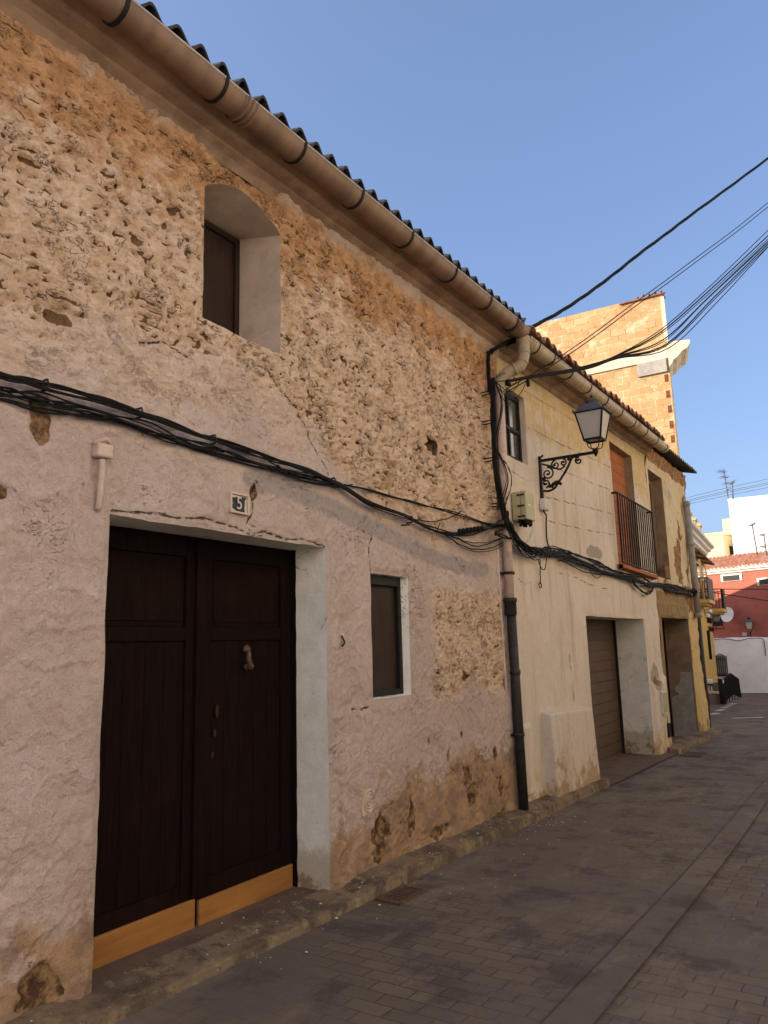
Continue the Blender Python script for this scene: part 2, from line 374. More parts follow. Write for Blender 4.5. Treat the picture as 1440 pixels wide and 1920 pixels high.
def kerbmat():
    n = N('stained_kerb_stone', .9, spec=.15); a = n.noise(3.5, 6, .7); b = n.noise(9, 6, .72, n.mp(loc=(4, 1, 2)))
    c = n.mix(n.ramp(a, .42, .6), (.22, .155, .10), (.115, .083, .06)); c = n.mix(n.ramp(b, .52, .64, 0, .75), c, (.31, .235, .125)); c = n.mix(n.ramp(n.noise(14, 6, .75), .56, .66, 0, .7), c, (.06, .045, .036))
    c = n.mix(n.ramp(n.vor(16), .10, .06, 0, .6), c, (.42, .38, .32)); n.bump(n.math('ADD', n.noise(24, 6, .72), n.math('MULTIPLY', n.noise(90, 3, .6), .3)), .014, 1); return n.col(c)
M['kerb'] = kerbmat()
M['sill'] = simple('reddish_cement_step', (.15, .092, .066), (.095, .064, .05), 6, .85, bmp=.008, bscale=22)
M['paving'] = paving()
M['strip'] = paving(7.3, .78, 'worn_channel_slabs')
M['jointdirt'] = simple('joint_dirt', (.06, .048, .04), (.10, .08, .065), 9, .95, bmp=0)
M['paint'] = simple('white_road_paint', (.62, .60, .56), (.4, .38, .35), 14, .8)
M['white'] = simple('white_wall_paint', (.86, .86, .84), (.80, .80, .77), 2, .9, bmp=.02, bscale=3)
M['whitetrim'] = simple('white_trim', (.76, .73, .66), (.68, .65, .58), 4, .85)
M['red'] = simple('red_render', (.40, .125, .085), (.33, .105, .072), 2.5, .9, bmp=.004)
M['redtile'] = simple('red_roof_tile', (.46, .15, .09), (.58, .36, .24), 3, .85)
M['yellow'] = simple('ochre_yellow_render', (.62, .42, .13), (.56, .38, .12), 3, .9)
M['paleyellow'] = simple('pale_yellow_render', (.64, .55, .33), (.58, .49, .29), 2, .9)
M['bright'] = simple('bright_white_render', (.80, .79, .76), (.77, .76, .72), 2, .9)
M['dark'] = simple('dark_interior', (.012, .011, .01), (.02, .018, .016), 5, .8)
M['greycloth'] = simple('grey_screen_cloth', (.13, .125, .12), (.10, .098, .095), 6, .8)
M['boxplastic'] = simple('olive_cream_plastic', (.44, .40, .24), (.39, .35, .21), 4, .55, bmp=0)
M['whiteplastic'] = simple('white_plastic', (.60, .57, .52), (.50, .46, .40), 8, .6, bmp=0)
M['stub'] = simple('limewashed_pipe', (.62, .48, .40), (.52, .38, .30), 18, .85)
M['steel'] = simple('bare_steel', (.45, .45, .46), (.3, .3, .31), 20, .35, .9, bmp=0)
M['brownbox'] = simple('mauve_brown_box', (.25, .18, .16), (.21, .155, .14), 5, .8)
M['plate_blue'] = simple('dark_blue_glaze', (.018, .024, .038), (.03, .035, .045), 14, .5, bmp=0, spec=.2)
M['plate_white'] = simple('cream_glaze', (.62, .56, .48), (.5, .44, .37), 14, .4, bmp=0)
def glassm(name, c, rough=.08):
    n = N(name, rough, spec=.6); return n.col(c)
M['hood'] = simple('grey_painted_tin', (.10, .10, .105), (.07, .07, .075), 12, .45, bmp=.001, spec=.5)
M['glass'] = glassm('dim_window_glass', (.055, .055, .055))
def lampglass():
    n = N('frosted_lamp_glass', .45, spec=.4)
    n.b.inputs['Transmission Weight'].default_value = .35; n.b.inputs['Roughness'].default_value = .6
    return n.col((.66, .61, .54))
M['lampglass'] = lampglass()

# ------------------------------------------------------------------ wall grids
def spaced(marks, step):
    out = []
    for a, b, s in zip(marks[:-1], marks[1:], step):
        k = max(1, int(round((b-a)/s))); out += list(np.linspace(a, b, k, endpoint=False))
    return np.array(out+[marks[-1]])
def warp(X, Z, seed, amp=.012):
    return amp*fbm(X*3.3, Z*3.3, 3, seed), amp*fbm(X*3.3, Z*3.3, 3, seed+50)
def wall_grid(name, mat, parent, xs, zs, holes, disp, attrs, seed, y0=0., arch=None, label=None, fade=.05):
    X, Z = np.meshgrid(xs, zs)
    ed = np.full(X.shape, 9.)
    for (a, b, c, d) in holes:
        dx = np.maximum(np.maximum(a-X, X-b), 0); dz = np.maximum(np.maximum(c-Z, Z-d), 0)
        ed = np.minimum(ed, np.hypot(dx, dz))
    D = disp(X, Z)*sst(0, fade, ed)
    Z2 = Z+(arch(X, Z) if arch else 0)
    wx, wz = warp(X, Z2, seed)
    V = np.stack([X+wx, y0-D, Z2+wz], -1).reshape(-1, 3)
    ny, nx = X.shape
    cx = (xs[:-1]+xs[1:])/2; cz = (zs[:-1]+zs[1:])/2
    CX, CZ = np.meshgrid(cx, cz); keep = np.ones(CX.shape, bool)
    for (a, b, c, d) in holes: keep &= ~((CX > a) & (CX < b) & (CZ > c) & (CZ < d))
    i = np.arange(ny*nx).reshape(ny, nx)
    Q = np.stack([i[:-1, :-1], i[:-1, 1:], i[1:, 1:], i[1:, :-1]], -1)[keep]
    used = np.zeros(ny*nx, bool); used[Q.ravel()] = True
    remap = np.cumsum(used)-1; Q = remap[Q]; V = V[used]
    V = V-np.array(ORG[parent.name])
    me = bpy.data.meshes.new(name)
    me.vertices.add(len(V)); me.vertices.foreach_set('co', V.astype(np.float32).ravel())
    me.loops.add(Q.size); me.loops.foreach_set('vertex_index', Q.astype(np.int32).ravel())
    me.polygons.add(len(Q)); me.polygons.foreach_set('loop_start', np.arange(0, Q.size, 4, dtype=np.int32))
    me.update(calc_edges=True)
    for k, fn in attrs.items():
        a = me.attributes.new(k, 'FLOAT', 'POINT')
        v = fn(X, Z) if callable(fn) else fn
        a.data.foreach_set('value', np.asarray(v, np.float32).ravel()[used])
    return link_mesh(name, me, mat, parent, smooth=True, label=label)
def reveal(name, mat, parent, x0, x1, z0, z1, depth, seed, inner=None, top=None, bottom=True, label=None, y0=0.):
    """jambs, soffit and sill of an opening, following the same warped edge as the wall"""
    ix0, ix1, iz0, iz1 = inner or (x0, x1, z0, z1)
    mb = MB()
    def row(p, q):
        out = []
        for (ax, az), (bx, bz) in zip(p, q):
            wx, wz = warp(np.array([ax]), np.array([az]), seed)
            a = (ax+wx[0], y0, az+wz[0]); b = (bx, y0+depth, bz)
            out.append([tuple(a[i]+(b[i]-a[i])*t+(.004*math.sin(37*ax+29*az+9*t) if i != 1 and 0 < t < 1 else 0) for i in range(3)) for t in (0, .12, .35, .65, 1)])
        mb.sheet(out)
    n = 26
    zz = np.linspace(z0, z1, n); xx = np.linspace(x0, x1, n); izz = np.linspace(iz0, iz1, n); ixx = np.linspace(ix0, ix1, n)
    row([(x0, z) for z in zz], [(ix0, z) for z in izz])
    row([(x1, z) for z in zz], [(ix1, z) for z in izz])
    row([(x, (top(x) if top else z1)) for x in xx], [(x, iz1) for x in ixx])
    if bottom: row([(x, z0) for x in xx], [(x, iz0) for x in ixx])
    return mb.build(name, mat, parent, label=label)

# ------------------------------------------------------------------ SETTING: ground, kerbs
gx = spaced([-60, -8, 0, 20, 60, 260], [8, 1, .25, 1, 25]); gy = spaced([-120, -20, -6.2, 4, 20, 120], [20, 2, .25, 2, 20])
GX, GY = np.meshgrid(gx, gy); GZ = gz(GX)+.012*fbm(GX*.45, GY*.45, 3, 9)*(GX < 40)
mb = MB(); mb.sheet([[(GX[j, i], GY[j, i], GZ[j, i]) for i in range(len(gx))] for j in range(len(gy))])
tag(mb.build('road', M['paving']), kind='structure')
# smooth channel along the middle of the lane, 4 mm proud
mb = MB(); xs = np.linspace(1.0, 16, 61)
mb.sheet([[(x, y0+.015*math.sin(x*.8), g(x)+.016) for x in xs] for y0 in (-1.74, -1.915)])
tag(mb.build('channel', M['strip']), kind='structure')
mb = MB()
for yj in (-1.733, -1.921): mb.sheet([[(x, y0+.015*math.sin(x*.8)+.003*math.sin(x*7.3), g(x)+.0195) for x in xs] for y0 in (yj+.0025, yj-.0025)])
tag(mb.build('channel_joint', M['jointdirt']), kind='structure')
def kerb(name, x0, x1, yo, h, seed, mat, n=None):
    """raised strip between wall and lane: worn top, rounded nose, face down to the road"""
    n = n or int((x1-x0)/.07); mb = MB(); rows = []
    ks = np.linspace(x0, x1, n+1)
    j = .012*fbm(ks*2.2, ks*0, 4, seed)+.008*fbm(ks*9, ks*0+3, 2, seed)
    for i, x in enumerate(ks):
        d = j[i]; t = g(x)+h-(.036*float(sst(2.05, 2.3, np.array(x))*sst(4.35, 4.1, np.array(x))) if name == 'kerb' else 0); o = yo+d
        joint = -.014 if (i % 12 == 0) else 0
        rows.append([(x, .05, t+.02+d*.6), (x, -.03, t+.012+d*.8), (x, o+.075, t+d*.8), (x, o+.018, t-.001+d*.9+joint), (x, o+.010-joint, t-.004+d*.9+joint), (x, o+.003-joint, t-.016+d), (x, o-.004-joint, g(x)-.05)])
    mb.sheet(rows)
    mb.add(rows[0]+[(x0, .05, g(x0)-.05)], [tuple(range(7))]); mb.add(rows[-1]+[(x1, .05, g(x1)-.05)], [tuple(range(7))])
    return tag(mb.build(name, mat), kind='structure')
kerb('kerb', -8, 9.22, -.215, .082, 3, M['kerb'])
kerb('pavement', 12.75, 16.75, -.25, .075, 8, M['kerb'])
mb = MB(); mb.sheet([[(x, y, g(x)+.018+.012*(y+.25)) for x in np.linspace(9.23, 12.74, 30)] for y in (-.24, .1, .56)])
tag(mb.build('ramp', M['sill']), kind='structure')
# reddish raised step in front of the carriage door
mb = MB(); rows = []
for x in np.linspace(2.2, 4.15, 30):
    t = .118-.012*(x-2.4); rows.append([(x, .34, t+.006), (x, .02, t), (x, -.08, t-.004), (x, -.105+.006*math.sin(9*x), t-.014), (x, -.112, g(x)+.03)])
mb.sheet(rows); mb.add(rows[0]+[(2.2, .34, 0)], [tuple(range(6))]); mb.add(rows[-1]+[(4.15, .34, 0)], [tuple(range(6))])
tag(mb.build('step', M['sill']), kind='structure')
# plaster crumbs and paint spatter on kerb and lane (nobody could count them)
mb = MB()
for i in range(190):
    c = random.choice([(6.95, -.35, .35), (7.1, -.16, .25), (3.6, -.02, .5), (3.0, -.15, .9), (6, -.5, 1.3), (4, -.25, .8)])
    x = random.gauss(c[0], c[2]); y = c[1]+random.gauss(0, .12)
    if y > -.01 and not (2.4 < x < 4.0): y = -.02-abs(random.gauss(0, .06))
    z = g(x)+(.087 if y > -.18 else .004); r = abs(random.gauss(0, .0035))+.0015
    if -.12 < y and 2.2 < x < 4.15: z = .122-.012*(x-2.4)
    mb.lathe((x, y, z), [(r, 0), (r*.8, r*.3), (r*.3, r*.4)], 6)
tag(mb.build('plaster_crumbs', M['whitetrim']), 'white plaster crumbs scattered along the kerb', 'debris', kind='stuff')
# painted marks far down the lane
def groundquad(mb, pts, lift=.006):
    mb.add([(p[0], p[1], g(p[0])+lift+.012) for p in pts], [tuple(range(len(pts)))])
mb = MB()
for (a, b) in (((1335, 1341), (1346, 1338)), ((1345, 1334), (1356, 1331)), ((1355, 1329), (1364, 1327)), ((1363, 1325.5), (1370, 1323.5)), ((1370, 1322), (1378, 1320))):
    p, q = onG(*a), onG(*b); d = (q-p)/np.linalg.norm(q-p); w = np.array([d[1], -d[0], 0])*.09
    groundquad(mb, [p-w, q-w, q+w, p+w])
p, q = onG(1374, 1348), onG(1432, 1346.5); groundquad(mb, [p+[-.12, 0, 0], q+[-.12, 0, 0], q+[.12, 0, 0], p+[.12, 0, 0]])
tag(mb.build('road_marking', M['paint']), kind='structure')
# drain grates
def grate(x0, x1, y0, y1, label):
    t = thing('drain_grate', (x0, y0, g(x0)), label, 'drain grate', 'iron drain grates in the lane')
    n = 9; f = MB(); z = .03
    def P(x, y, dz): return (x, y, g(x)+dz+.006+.012*float(fbm(np.array(x*.45), np.array(y*.45), 3, 9)))
    def slab(mb, xa, xb, ya, yb, h):
        mb.hexa([P(xa, ya, -.02), P(xb, ya, -.02), P(xb, yb, -.02), P(xa, yb, -.02)], [P(xa, ya, h), P(xb, ya, h), P(xb, yb, h), P(xa, yb, h)])
    slab(f, x0, x1, y0, y0+.025, .008); slab(f, x0, x1, y1-.025, y1, .008); slab(f, x0, x0+.025, y0+.026, y1-.026, .008); slab(f, x1-.025, x1, y0+.026, y1-.026, .008)
    f.build('frame', M['rust'], t)
    b = MB(); w = (x1-x0-.06)/n
    for i in range(n): slab(b, x0+.03+i*w, x0+.03+i*w+w*.55, y0+.027, y1-.027, .006)
    b.build('bars', M['rust'], t)
    v = MB(); slab(v, x0+.026, x1-.026, y0+.026, y1-.026, -.012); v.build('pit', M['dark'], t)
grate(4.19, 4.54, -.42, -.23, 'small rusty drain grate against the kerb past the big door')
grate(12.45, 13.0, -.62, -.30, 'dark drain grate in the lane by the white meter cover')

# ------------------------------------------------------------------ HOUSE ONE (with the carriage door)
h1 = thing('old_house', (4, 0, 0.05), 'old house of rough peeling pink plaster with the big dark double door', 'house')
S1 = 11
DOOR = (2.318, 4.045, -.3, 2.258); WIN = (4.575, 5.10, 1.225, 2.122); UP = (2.900, 3.586, 3.478, 4.315)
def arch1(X, Z):
    u = np.clip((X-UP[0])/(UP[1]-UP[0]), 0, 1); h = .125*(1-(2*u-1)**2)
    return h*np.clip(1-np.abs(Z-UP[3])/.42, 0, 1)
xs = spaced([-8, 0.2, 1.25, UP[0]-.582, UP[0], UP[1], DOOR[1], WIN[0], WIN[1], 7.03], [.2, .04, .0115, .0115, .0115, .0115, .0115, .0115, .0115])
xs = np.unique(np.concatenate([xs, [DOOR[0]]]))
zs = spaced([-.3, 0.0, WIN[2], WIN[3], DOOR[3], UP[2], UP[3], 4.62], [.05, .0115, .0115, .0115, .0115, .0115, .0115])
def zline(x): return np.interp(x, [-8, 1.7, 2.3, 3.1, 4.1, 4.7, 5.6, 6.3, 7], [2.85, 2.84, 2.86, 2.95, 2.86, 2.68, 2.50, 2.56, 2.62])
def rough1(X, Z):
    n = fbm(X*1.7, Z*1.7, 4, 2)
    a = sst(-.10, .16, Z-zline(X)+.35*n)
    b = sst(.05, -.12, np.maximum(np.abs(X-6.15)-.72, np.abs(Z-1.62)-.46)+.16*n)*.8
    smooth_above = sst(.35, -.1, np.hypot((X-2.9)/1.0, (Z-2.95)/.30)-1+n*.5)*.6
    top = sst(4.44, 4.54, Z+.06*n)
    return np.clip(np.maximum(a*(1-smooth_above), b)*(1-.85*top), 0, 1)
_pc = {}
def pits1(X, Z):
    key = X.shape
    if key not in _pc:
        q = noise(X*7+2.2*fbm(X*6, Z*6, 2, 31), Z*19+X*3, 41)+.85*noise(X*19, Z*34, 42)
        q2 = noise(X*5.5, Z*8, 43)
        dens = fbm(X*.9, Z*.9, 3, 44)
        _pc[key] = np.maximum(sst(.62, .92, q+.35*dens)*sst(-.5, .1, q2+.2), .75*sst(.36, .56, noise(X*24+3*fbm(X*6, Z*6, 2, 33), Z*34, 45)+.35*noise(X*3, Z*3, 46)))
    return _pc[key]
BRH = (5.572, 3.28)
SPALL = [(4.62, .30, .11, .14), (5.02, .33, .05, .13), (5.95, .50, .07, .10), (6.05, .33, .10, .09), (6.5, .62, .05, .05), (5.62, .72, .03, .05), (2.06, .25, .10, .09), (1.93, 2.63, .05, .10), (6.6, .34, .05, .10), (5.45, .17, .16, .04), (3.33, 2.53, .022, .06), (1.75, 2.28, .05, .03), (6.02, 1.32, .06, .04), (5.3, .86, .02, .03), (5.9, .83, .03, .04)]
def spall1(X, Z):
    n = fbm(X*9, Z*9, 3, 61); m = np.zeros(X.shape)
    for (a, b, rx, rz) in SPALL: m = np.maximum(m, sst(1.25, .8, np.hypot((X-a)/rx, (Z-b)/rz)+n*.9))
    m = np.maximum(m, sst(1.15, .85, np.maximum(np.abs(X-BRH[0])/.075, np.abs(Z-BRH[1]+.25*(X-BRH[0]))/.07)+n*.35))
    low = sst(.02, -.10, Z-.12-.10*fbm(X*2.2, Z*.5, 3, 66))*sst(.0, .3, fbm(X*3, Z*3, 3, 67)+.12)*.9
    return np.maximum(m, low*(X > 4.05))
CRK = [[(2.33, 2.275), (2.6, 2.30), (2.72, 2.29), (2.95, 2.315), (3.2, 2.29), (3.32, 2.26), (3.42, 2.30), (3.62, 2.275), (3.8, 2.29), (4.03, 2.262)],
       [(3.28, 2.33), (3.34, 2.40), (3.32, 2.5), (3.36, 2.60)], [(3.75, 3.12), (3.86, 2.98), (3.95, 2.90), (4.08, 2.76)], [(3.42, 3.33), (3.6, 3.22), (3.75, 3.12)],
       [(4.58, 2.13), (4.55, 2.25), (4.6, 2.40)], [(6.72, 2.18), (6.80, 2.02), (6.86, 1.9), (6.85, 1.72)], [(1.66, 2.3), (1.72, 2.46), (1.70, 2.62)],
       [(2.45, 3.18), (2.62, 3.24), (2.78, 3.20)], [(3.72, 4.40), (3.95, 4.34), (4.2, 4.30)], [(4.3, 1.18), (4.42, 1.172), (4.52, 1.186)],
       [(5.0, 2.9), (5.12, 2.82), (5.2, 2.83), (5.35, 2.76)], [(4.75, 3.42), (4.88, 3.36), (5.0, 3.37)], [(3.05, 4.52), (3.3, 4.56)], [(5.62, .62), (5.75, .56), (5.80, .63)], [(6.4, .50), (6.46, .42), (6.56, .38)]]
def crack1(X, Z):
    d = np.full(X.shape, 9.)
    for p in CRK: d = np.minimum(d, polydist(X, Z, p))
    return np.clip(d, 0, .3)
GREY = [(3.3, 2.62), (3.75, 2.58), (4.2, 2.52), (4.7, 2.44), (5.2, 2.36), (5.6, 2.30), (6.1, 2.26), (6.5, 2.28)]
def disp1(X, Z):
    Rm = rough1(X, Z)
    lump = fbm(X*3.1, Z*3.6, 3, 12)*.020+fbm(X*8.5+.6*fbm(X*4, Z*4, 2, 7), Z*13, 4, 13, .62)*.026+fbm(X*15, Z*30, 3, 18, .65)*.020
    f1, f2 = worley(X*6.5+.5*fbm(X*6, Z*6, 2, 3), Z*8.5, 14)
    stones = (.5-np.clip(f1, 0, .9))*.009
    strokes = np.abs(noise(X*7+Z*2, Z*19-X*5, 15))*.012
    rough = lump+stones+strokes-pits1(X, Z)*.030
    fl = fbm(X*2.6, Z*2.6, 5, 21); layers = sst(.02, .06, fl)*.007+sst(.22, .25, fl)*.006+sst(-.25, -.22, fl)*.006
    rid = (1-np.abs(noise(X*4.1, Z*3.2, 22))*2.2)
    smooth = fbm(X*1.1, Z*1.1, 3, 23)*.016+layers+sst(.75, 1, rid)*.006+fbm(X*16, Z*16, 3, 24, .65)*.0055+fbm(X*5, Z*5, 5, 28, .6)*.007-sst(.06, 0, np.abs(fbm(X*2.1+4, Z*2.1, 4, 29)))*.006
    ledge = sst(1.10, 1.17, 1.17+(1.145+.03*fbm(X*2, Z*0, 3, 25)-Z))*.011
    lowch = sst(.55, .1, Z)*fbm(X*5, Z*5, 4, 26)*.022
    d = smooth*(1-Rm)+rough*Rm+ledge+lowch+.008*Rm
    d = d-spall1(X, Z)*(.018+.012*fbm(X*17, Z*17, 3, 27))
    hole = sst(1.1, .8, np.maximum(np.abs(X-BRH[0])/.07, np.abs(Z-BRH[1]+.25*(X-BRH[0]))/.065)+.3*fbm(X*9, Z*9, 3, 61))
    d = d-hole*.07-np.where(crack1(X, Z) < .006, .006, 0)
    # cove: the plaster leans out under the eave
    d = d+sst(4.36, 4.62, Z)**2*.055
    # spalled socket at the left, loosened stones beside it
    sck = sst(1.2, .7, np.hypot((X-2.02)/.10, (Z-3.16)/.055)+.5*fbm(X*9, Z*9, 2, 62)); d = d-sck*.035
    return d
at1 = {
    'rough': rough1,
    'ochre': lambda X, Z: np.clip(sst(3.65, 4.5, Z+.30*fbm(X*1.3, Z*1.3, 4, 71)+.02*(4-X))*.72*sst(4.62, 4.45, Z+.04*fbm(X*3, Z*3, 2, 75))+.22*sst(3.6, 4.4, Z)+sst(.10, .03, np.abs(X-3.80-.03*noise(Z*3, X*0, 5))-.01*0)*sst(3.45, 3.7, Z)*sst(4.35, 4.15, Z)*.30, 0, 1),
    'pit': lambda X, Z: np.maximum(pits1(X, Z)*rough1(X, Z), sst(1.2, .7, np.hypot((X-2.0)/.09, (Z-3.15)/.035))),
    'grey': lambda X, Z: sst(.13, .02, polydist(X, Z, GREY))*.9,
    'damp': lambda X, Z: np.clip(sst(.88, .12, Z-.10*sst(4.3, 6, X)+.26*fbm(X*1.6, Z*1.6, 5, 73))*1.0+.5*sst(1.0, .35, Z)*sst(4.05, 4.9, X)*.7, 0, 1),
    'spall': spall1, 'crack': crack1}
wall_grid('facade_wall', M['wall1'], h1, xs, zs, [DOOR, WIN, UP], disp1, at1, S1, arch=arch1)
# openings
reveal('door_reveal', M['reveal'], h1, *DOOR, .29, S1, inner=(2.318, 4.015, -.3, 2.262), bottom=False)
reveal('window_reveal', M['reveal'], h1, *WIN, .075, S1, inner=(4.58, 5.065, 1.235, 2.118))
tp = lambda x: UP[3]+.125*(1-(2*min(1, max(0, (x-UP[0])/(UP[1]-UP[0])))-1)**2)
reveal('window_reveal', M['reveal_pink'], h1, *UP, .39, S1, inner=(2.905, 3.585, 3.49, 4.415), top=tp)
# shuttered upper window
w = MB(); w.box((2.86, .39, 3.45), (3.60, .43, 4.46)); w = w.build('upper_window', M['shutter'], h1)
m = MB()
for (a, b) in (((2.88, 3.47), (2.925, 4.40)), ((3.545, 3.47), (3.585, 4.40)), ((2.926, 4.36), (3.544, 4.40)), ((3.225, 3.535), (3.262, 4.355))): m.box((a[0], .365, a[1]), (b[0], .388, b[1]))
m.build('frame', M['shutter'], w, bevel=.003)
m = MB(); m.box((2.905, .335, 3.482), (3.58, .389, 3.528)); m.build('sill', M['rust'], w, bevel=.004)
# low side window
w = MB(); w.box((4.55, .075, 1.20), (5.09, .095, 2.14)); w = w.build('low_window', M['shutter'], h1)
m = MB()
for (a, b) in (((4.58, 1.235), (4.60, 2.116)), ((5.018, 1.235), (5.062, 2.116)), ((4.601, 2.045), (5.017, 2.116)), ((4.601, 1.235), (5.017, 1.275))): m.box((a[0], .042, a[1]), (b[0], .074, b[1]))
m.build('frame', M['iron'], w, bevel=.004)
# carriage door: two leaves with framed panels, kick boards, knocker, lock plates
dr = MB(); dr.box((2.27, .325, .06), (4.05, .34, 2.30)); dr = dr.build('carriage_door', M['door'], h1)
for k, (a, b) in enumerate(((2.30, 3.178), (3.184, 4.012))):
    m = MB(); y0, y1 = .285, .322
    st = .095
    m.box((a, y0, .10), (a+st, y1, 2.262)); m.box((b-st, y0, .10), (b, y1, 2.262))
    for (c, d) in ((.10, .34), (1.655, 1.735), (2.14, 2.262)): m.box((a+st+.001, y0+.001, c), (b-st-.001, y1, d))
    nb = 5; bw = (b-a-2*st)/nb
    for i in range(nb):
        x = a+st+i*bw
        m.box((x+.0007, y0+.014, .341), (x+bw-.0007, y1, 1.654))
    m.box((a+st+.03, y0+.012, 1.765), (b-st-.03, y1, 2.11)); m.box((a+st+.001, y0+.02, 1.736), (b-st-.001, y1-.002, 2.139))
    lf = m.build('door_leaf', M['door'], dr, bevel=.004)
    t = [.110, .110][k]; t = .108-.006*k
    m = MB(); m.box((a+.012, .262, t), (b-.012, .283, t+(.150 if k == 0 else .138))); m.build('kick_board', M['kick'], dr, bevel=.003)
m = MB(); m.box((3.145, .262, .26), (3.222, .284, 2.25)); m.build('cover_strip', M['door'], dr, bevel=.004)
m = MB()
m.lathe((3.575, .285, 1.60), [(.022, 0), (.026, .012), (.016, .03), (.006, .036)], 14, 'y'); m.tube(crom([(3.575, .262, 1.60), (3.565, .245, 1.575), (3.558, .24, 1.535), (3.572, .242, 1.50), (3.590, .25, 1.488)], 5), [.010]*5+[.014]*5+[.018]*5+[.020]*5+[.014], 8)
m.lathe((3.578, .285, 1.49), [(.018, 0), (.02, .015), (.01, .03)], 10, 'y'); m.build('knocker', M['rust'], dr)
for (x, z, a, b) in ((3.335, 1.245, .013, .04), (3.318, 1.12, .012, .022), (3.30, 1.00, .010, .018)):
    m = MB(); m.prism([(x+a*math.cos(t)*(1 if abs(math.sin(t)) < .7 else .7), .2845, z+b*math.sin(t)) for t in np.linspace(0, 2*math.pi, 13)[:-1]], (0, -.004, 0)); m.build('lock_plate', M['shutter'], dr)
m = MB(); m.box((4.013, .24, .10), (4.035, .325, 2.26)); m.build('door_frame', M['door'], h1, bevel=.003)
# eave: stepped plaster cove carrying the gutter
def eave(parent, mat, x0, x1, prof, zofs, seed, name='eave_moulding', step=.06):
    mb = MB(); rows = []
    for x in np.arange(x0, x1+step*.5, step):
        j = .006*noise(np.array([x*2.1]), np.array([seed*1.3]), seed)[0]
        j2 = .007*noise(np.array([x*7.1]), np.array([seed*2.3]), seed)[0]
        rows.append([(x, y+j*.5+j2*.4*(k % 3), z+zofs(x)+j+j2*.5*((k+1) % 2)) for k, (y, z) in enumerate(prof)])
    mb.sheet(rows, False); return mb.build(name, mat, parent)
rim = lambda x: 4.625+.02*x   # height of gutter rim
PR1 = [(-.02, -.17), (-.055, -.125), (-.09, -.10), (-.098, -.085), (-.165, -.07), (-.175, -.045), (-.235, -.03), (-.245, -.005), (-.30, .005), (-.30, .05), (-.05, .06)]
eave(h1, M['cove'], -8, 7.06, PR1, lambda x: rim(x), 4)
# corrugated roof
def corrug(parent, mat, x0, x1, ya, za, yb, zb, per, amp, name='roof', th=.012, n=10):
    k = int((x1-x0)/per*n); mb = MB(); top = []; bot = []
    ys = [0, .25, .5, .75, 1]; XX = np.linspace(x0, x1, k+1); JN = noise(XX*1.9, XX*0, 3); JN2 = noise(XX*3.1, XX*0+5, 4)
    for t in ys:
        rt = []; rb = []
        for i in range(k+1):
            x = x0+(x1-x0)*i/k; z = za(x)+(zb-za(x))*t+amp*(1+.28*JN[i])*math.cos(2*math.pi*x/per+.5*JN[i])+.010*JN2[i]
            rt.append((x, ya+(yb-ya)*t, z)); rb.append((x, ya+(yb-ya)*t, z-th))
        top.append(rt); bot.append(rb)
    mb.sheet(top); mb.sheet(bot[::-1]); mb.sheet([top[0], bot[0]], False)
    return mb.build(name, mat, parent)
corrug(h1, M['darksheet'], -8, 7.02, -.375, lambda x: rim(x)+.080, 3.0, 5.77, .167, .042, th=.02)
m = MB(); m.sheet([[(x, y, z) for x in (-8, 7.02)] for y, z in ((3.0, 5.76), (6.5, 4.75))]); m.build('rear_roof', M['darksheet'], h1)
m = MB(); m.box((-8, 6.2, -.4), (7.0, 6.4, 4.8)); m.box((-8.1, .45, -.3), (-7.9, 6.2, 4.7)); m.box((6.9, .45, -.4), (7.0, 6.19, 4.7)); m.build('rear_wall', M['wall2'], h1)
# gutter: half round with rolled bead, brackets
def gutter(x0, x1, yc, r, zf, mat, brackets, joints, label, ends=(True, True)):
    t = thing('roof_gutter', ((x0+x1)/2, yc, zf((x0+x1)/2)), label, 'gutter'); mb = MB(); n = 14
    xs = np.linspace(x0, x1, max(2, int((x1-x0)/.5)))
    def half(rr): return [[(x, yc+rr*math.cos(a), zf(x)-rr*math.sin(a)) for a in np.linspace(math.pi, 0, n)] for x in xs]
    mb.sheet(half(r)); mb.sheet(half(r-.006)[::-1])
    bd = MB(); bd.tube([(x, yc-r+.002, zf(x)+.004) for x in xs], .0085, 8); bd.build('rolled_bead', M['bead'], t); mb.tube([(x, yc+r, zf(x)+.004) for x in xs], .006, 6)
    for e, x in zip(ends, (x0, x1)):
        if e: mb.prism([(x, yc+r*math.cos(a), zf(x)-r*math.sin(a)) for a in np.linspace(0, math.pi, n)], (.004, 0, 0))
    mb.build('trough', mat, t)
    for x in brackets:
        b = MB(); rr = r+.006; pts = [(x, yc+rr*math.cos(a), zf(x)-rr*math.sin(a)) for a in np.linspace(-.1, math.pi+.15, 18)]
        for p, q in zip(pts[:-1], pts[1:]): b.bar(p, q, .022, .005, up=(0, .3, .9) if abs(p[1]-yc) > .06 else (0, 0, 1))
        b.build('bracket', M['iron'], t)
    for x in joints:
        j = MB(); rr = r+.008
        for dx in (-.035, 0, .035):
            j.tube([(x+dx, yc+rr*math.cos(a), zf(x)-rr*math.sin(a)) for a in np.linspace(0, math.pi, 16)], .009, 6)
        j.sheet([[(x+dx, yc+(rr-.003)*math.cos(a), zf(x)-(rr-.003)*math.sin(a)) for a in np.linspace(0, math.pi, 16)] for dx in (-.06, .06)])
        j.build('joint_sleeve', mat, t)
    return t
gutter(-8, 7.03, -.315, .088, rim, M['gutter'], [-.7, -.02, .66, 1.335, 2.01, 2.668, 3.353, 3.99, 4.67, 5.40, 6.10, 6.72], [2.88, 6.82], 'long brown half-round gutter under the dark corrugated eave of the near house')

